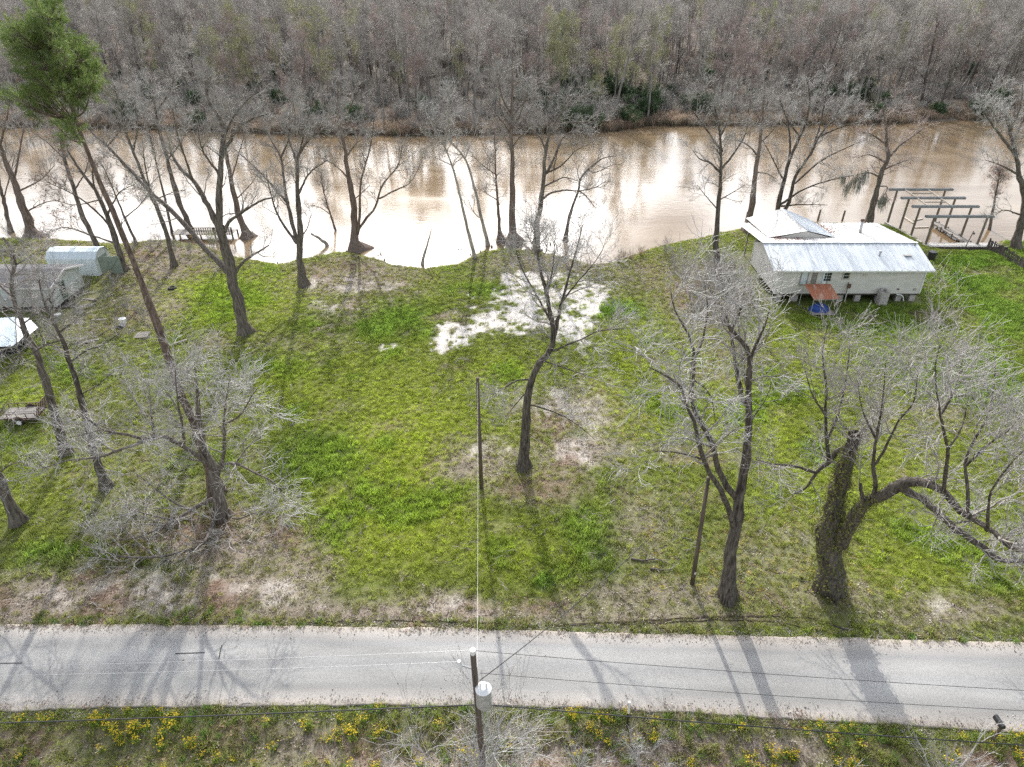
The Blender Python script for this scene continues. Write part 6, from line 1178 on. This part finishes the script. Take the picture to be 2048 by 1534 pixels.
while len(cand) < 262:
    o_ = 2.5 + 46 * gf.random() ** 1.1; yy = 150 + o_; hw = (yy * CT + 16) * .76 + 6; xx = gf.uniform(-hw, hw); yy = far_y(np.array([xx]))[0] + o_
    if fbm(xx, yy, 16, 3, 3) < .44 and gf.random() < .8: continue
    if all((xx - a) ** 2 + (yy - b_) ** 2 > 17 for a, b_ in cand): cand.append((xx, yy))
protos_done = {}
def place(kind, x, y, z, s, rz, group):
    nm, lab, (t_me, c_me, lv) = KINDS[kind]
    if kind not in protos_done:
        o = thing(nm, lab, 'tree', (x, y, z), rz, group); link('trunk', t_me, None, o); link('crown', c_me, None, o)
        if lv is not None: link('leaves', lv, None, o)
        protos_done[kind] = o
    else:
        o = copy_tree(protos_done[kind]); o.location = (x, y, z); o.rotation_euler = (0, 0, rz)
    o.scale = (s * gf.uniform(.9, 1.1), s * gf.uniform(.9, 1.1), s)
for xx, yy in cand:
    pr_ = PROB.copy()
    if xx > 30: pr_[[3, 4]] *= 2.2; pr_[6] *= 1.6
    if 8 < xx < 40: pr_[5] *= 5
    if -90 < xx < -35: pr_[5] *= 1.8
    pr_ /= pr_.sum(); k = int(gf.choice(len(KINDS), p=pr_)); place(k, xx, yy, far_z(xx, yy), gf.uniform(.6, 1.15), gf.random() * 6.28, 'trees of the woods across the river')
# bank shrubs
def shrub_mesh(seed, h, n, twig, leaf=None):
    g = np.random.default_rng(seed); d = unit(np.stack([g.normal(0, .5, n), g.normal(0, .5, n), np.ones(n)], 1)); K = 6; C = np.zeros((n, K, 3)); C[:, 0, :2] = g.normal(0, .3, (n, 2)); C[:, 0, 2] = -.2
    for k in range(1, K): d = unit(d + g.normal(size=(n, 3)) * .16); C[:, k] = C[:, k - 1] + d * (g.uniform(.6, 1, n) * h / (K - 1))[:, None]
    Rr = np.linspace(.06, .02, K)[None].repeat(n, 0); a, ar = spawn(C, Rr, 6, (.15 * h, .35 * h), g, (.2, 1), (20, 60), .08, .2, 4, .6, .03, .015); b, br = spawn(a, ar, 5, (.08 * h, .18 * h), g, (.2, 1), (20, 60), .06, .2, 3, .7, .02, .013)
    c, cr = spawn(b, br, 3, (.05 * h, .1 * h), g, (.2, 1), (20, 60), .06, .2, 3, .7, .017, .012)
    s_me = tube_mesh('stems', [(C, Rr, 4), (a, ar, 3)]); t_me = tube_mesh('twigs', [(b, br, 3), (c, cr, 3)]); s_me.materials.append(M[twig]); t_me.materials.append(M[twig]); lv = None
    if leaf:
        p = np.concatenate([a[:, 1:].reshape(-1, 3), b[:, 1:].reshape(-1, 3)]); p = p[g.integers(0, len(p), leaf[1])] + g.normal(size=(leaf[1], 3)) * .3; V, F = leaf_quads(p, leaf[2], seed, 1, .7); lv = mesh_np('leaves', V, F); lv.materials.append(M[leaf[0]])
    return s_me, t_me, lv
SHRUBS = [('bank_bush', 'grey twiggy bush on the far bank', shrub_mesh(501, 4.5, 14, 'twig_far')), ('bank_bush', 'grey twiggy bush on the far bank', shrub_mesh(502, 5.5, 12, 'twig_far')), ('rusty_bush', 'rusty brown twiggy bush on the far bank', shrub_mesh(503, 3.6, 14, 'twig_brown')),
          ('evergreen_shrub', 'dark evergreen shrub on the far bank', shrub_mesh(504, 5.0, 12, 'twig_dark', ('evergreen', 3600, .28))), ('evergreen_shrub', 'dark evergreen shrub on the far bank', shrub_mesh(505, 6.5, 12, 'twig_dark', ('evergreen', 4200, .3)))]
done2 = {}
def place_shrub(k, x, y, s):
    nm, lab, (a, b_, lv) = SHRUBS[k]
    if k not in done2:
        o = thing(nm, lab, 'shrub', (x, y, far_z(x, y)), 0, 'shrubs of the far bank'); link('stems', a, None, o); link('twigs', b_, None, o)
        if lv is not None: link('leaves', lv, None, o)
        done2[k] = o
    else: o = copy_tree(done2[k]); o.location = (x, y, far_z(x, y))
    o.rotation_euler = (0, 0, gf.random() * 6.28); o.scale = (s, s, s)
for _ in range(120):
    xx = gf.uniform(-112, 118); o_ = 1 + 13 * gf.random() ** 1.4; place_shrub(int(gf.choice(4, p=[.4, .32, .18, .10])), xx, far_y(np.array([xx]))[0] + o_, gf.uniform(.6, 1.1))
for u, v, s in ((1150, 240, .95), (1180, 238, .8), (1290, 205, 1.0), (1275, 200, .9), (1160, 175, 1.0), (1130, 165, .9), (1200, 160, 1.0), (640, 222, .7), (390, 235, .6), (1100, 190, .9), (1230, 175, .9), (1310, 190, .8), (1175, 200, 1.0), (1255, 225, .7)):
    q = G(u, min(v + 22, 258)); place_shrub(4, q[0], max(q[1], far_y(np.array([q[0]]))[0] + 2), s)
# the depth of the woods, one mass
n = 2300; yy = 150 + 44 + 300 * gf.random(n) ** 1.15; hw = (yy * CT + 16) * .78 + 15; xx = gf.uniform(-1, 1, n) * hw; kk = gf.choice(len(KINDS), size=n, p=PROB)
def joined(kind):
    nm, lab, (a, b_, lv) = KINDS[kind]; ms = [a, b_] + ([lv] if lv else []); VV, FF, MI, off = [], [], [], 0
    for i, me_ in enumerate(ms):
        v_ = np.zeros(len(me_.vertices) * 3, np.float32); me_.vertices.foreach_get('co', v_); f_ = np.zeros(len(me_.loops), np.int32); me_.loops.foreach_get('vertex_index', f_); VV.append(v_.reshape(-1, 3)); FF.append(f_.reshape(-1, 4) + off); MI.append(np.full(len(f_) // 4, i, np.int32)); off += len(v_) // 3
    m_ = mesh_np('wood', np.concatenate(VV), np.concatenate(FF), smooth=True); m_.polygons.foreach_set('material_index', np.concatenate(MI)); return proto('w', m_, [q.materials[0] for q in ms])
scatter('far_woods', 'deep mass of bare winter woods behind the far bank', 'woods', np.stack([xx, yy, np.full(n, .1)], 1), [joined(k) for k in range(len(KINDS))], kk, np.stack([np.zeros(n), np.zeros(n), gf.random(n) * 6.28], 1), gf.uniform(.75, 1.1, n), np.ones((n, 3)))
# undergrowth of the woods
def joined_shrub(k):
    nm, lab, (a, b_, lv) = SHRUBS[k]; KINDS.append((nm, lab, (a, b_, lv))); o = joined(len(KINDS) - 1); KINDS.pop(); return o
n = 1500; o_ = 6 + 110 * gf.random(n); hw = ((150 + o_) * CT + 16) * .78 + 8; xx = gf.uniform(-1, 1, n) * hw; yy = far_y(xx) + o_
scatter('undergrowth', 'tangled undergrowth beneath the trees across the river', 'undergrowth', np.stack([xx, yy, np.full(n, .0)], 1), [joined_shrub(k) for k in range(4)], gf.choice(4, size=n, p=[.42, .33, .2, .05]), np.stack([np.zeros(n), np.zeros(n), gf.random(n) * 6.28], 1), gf.uniform(.5, 1.0, n), np.ones((n, 3)))
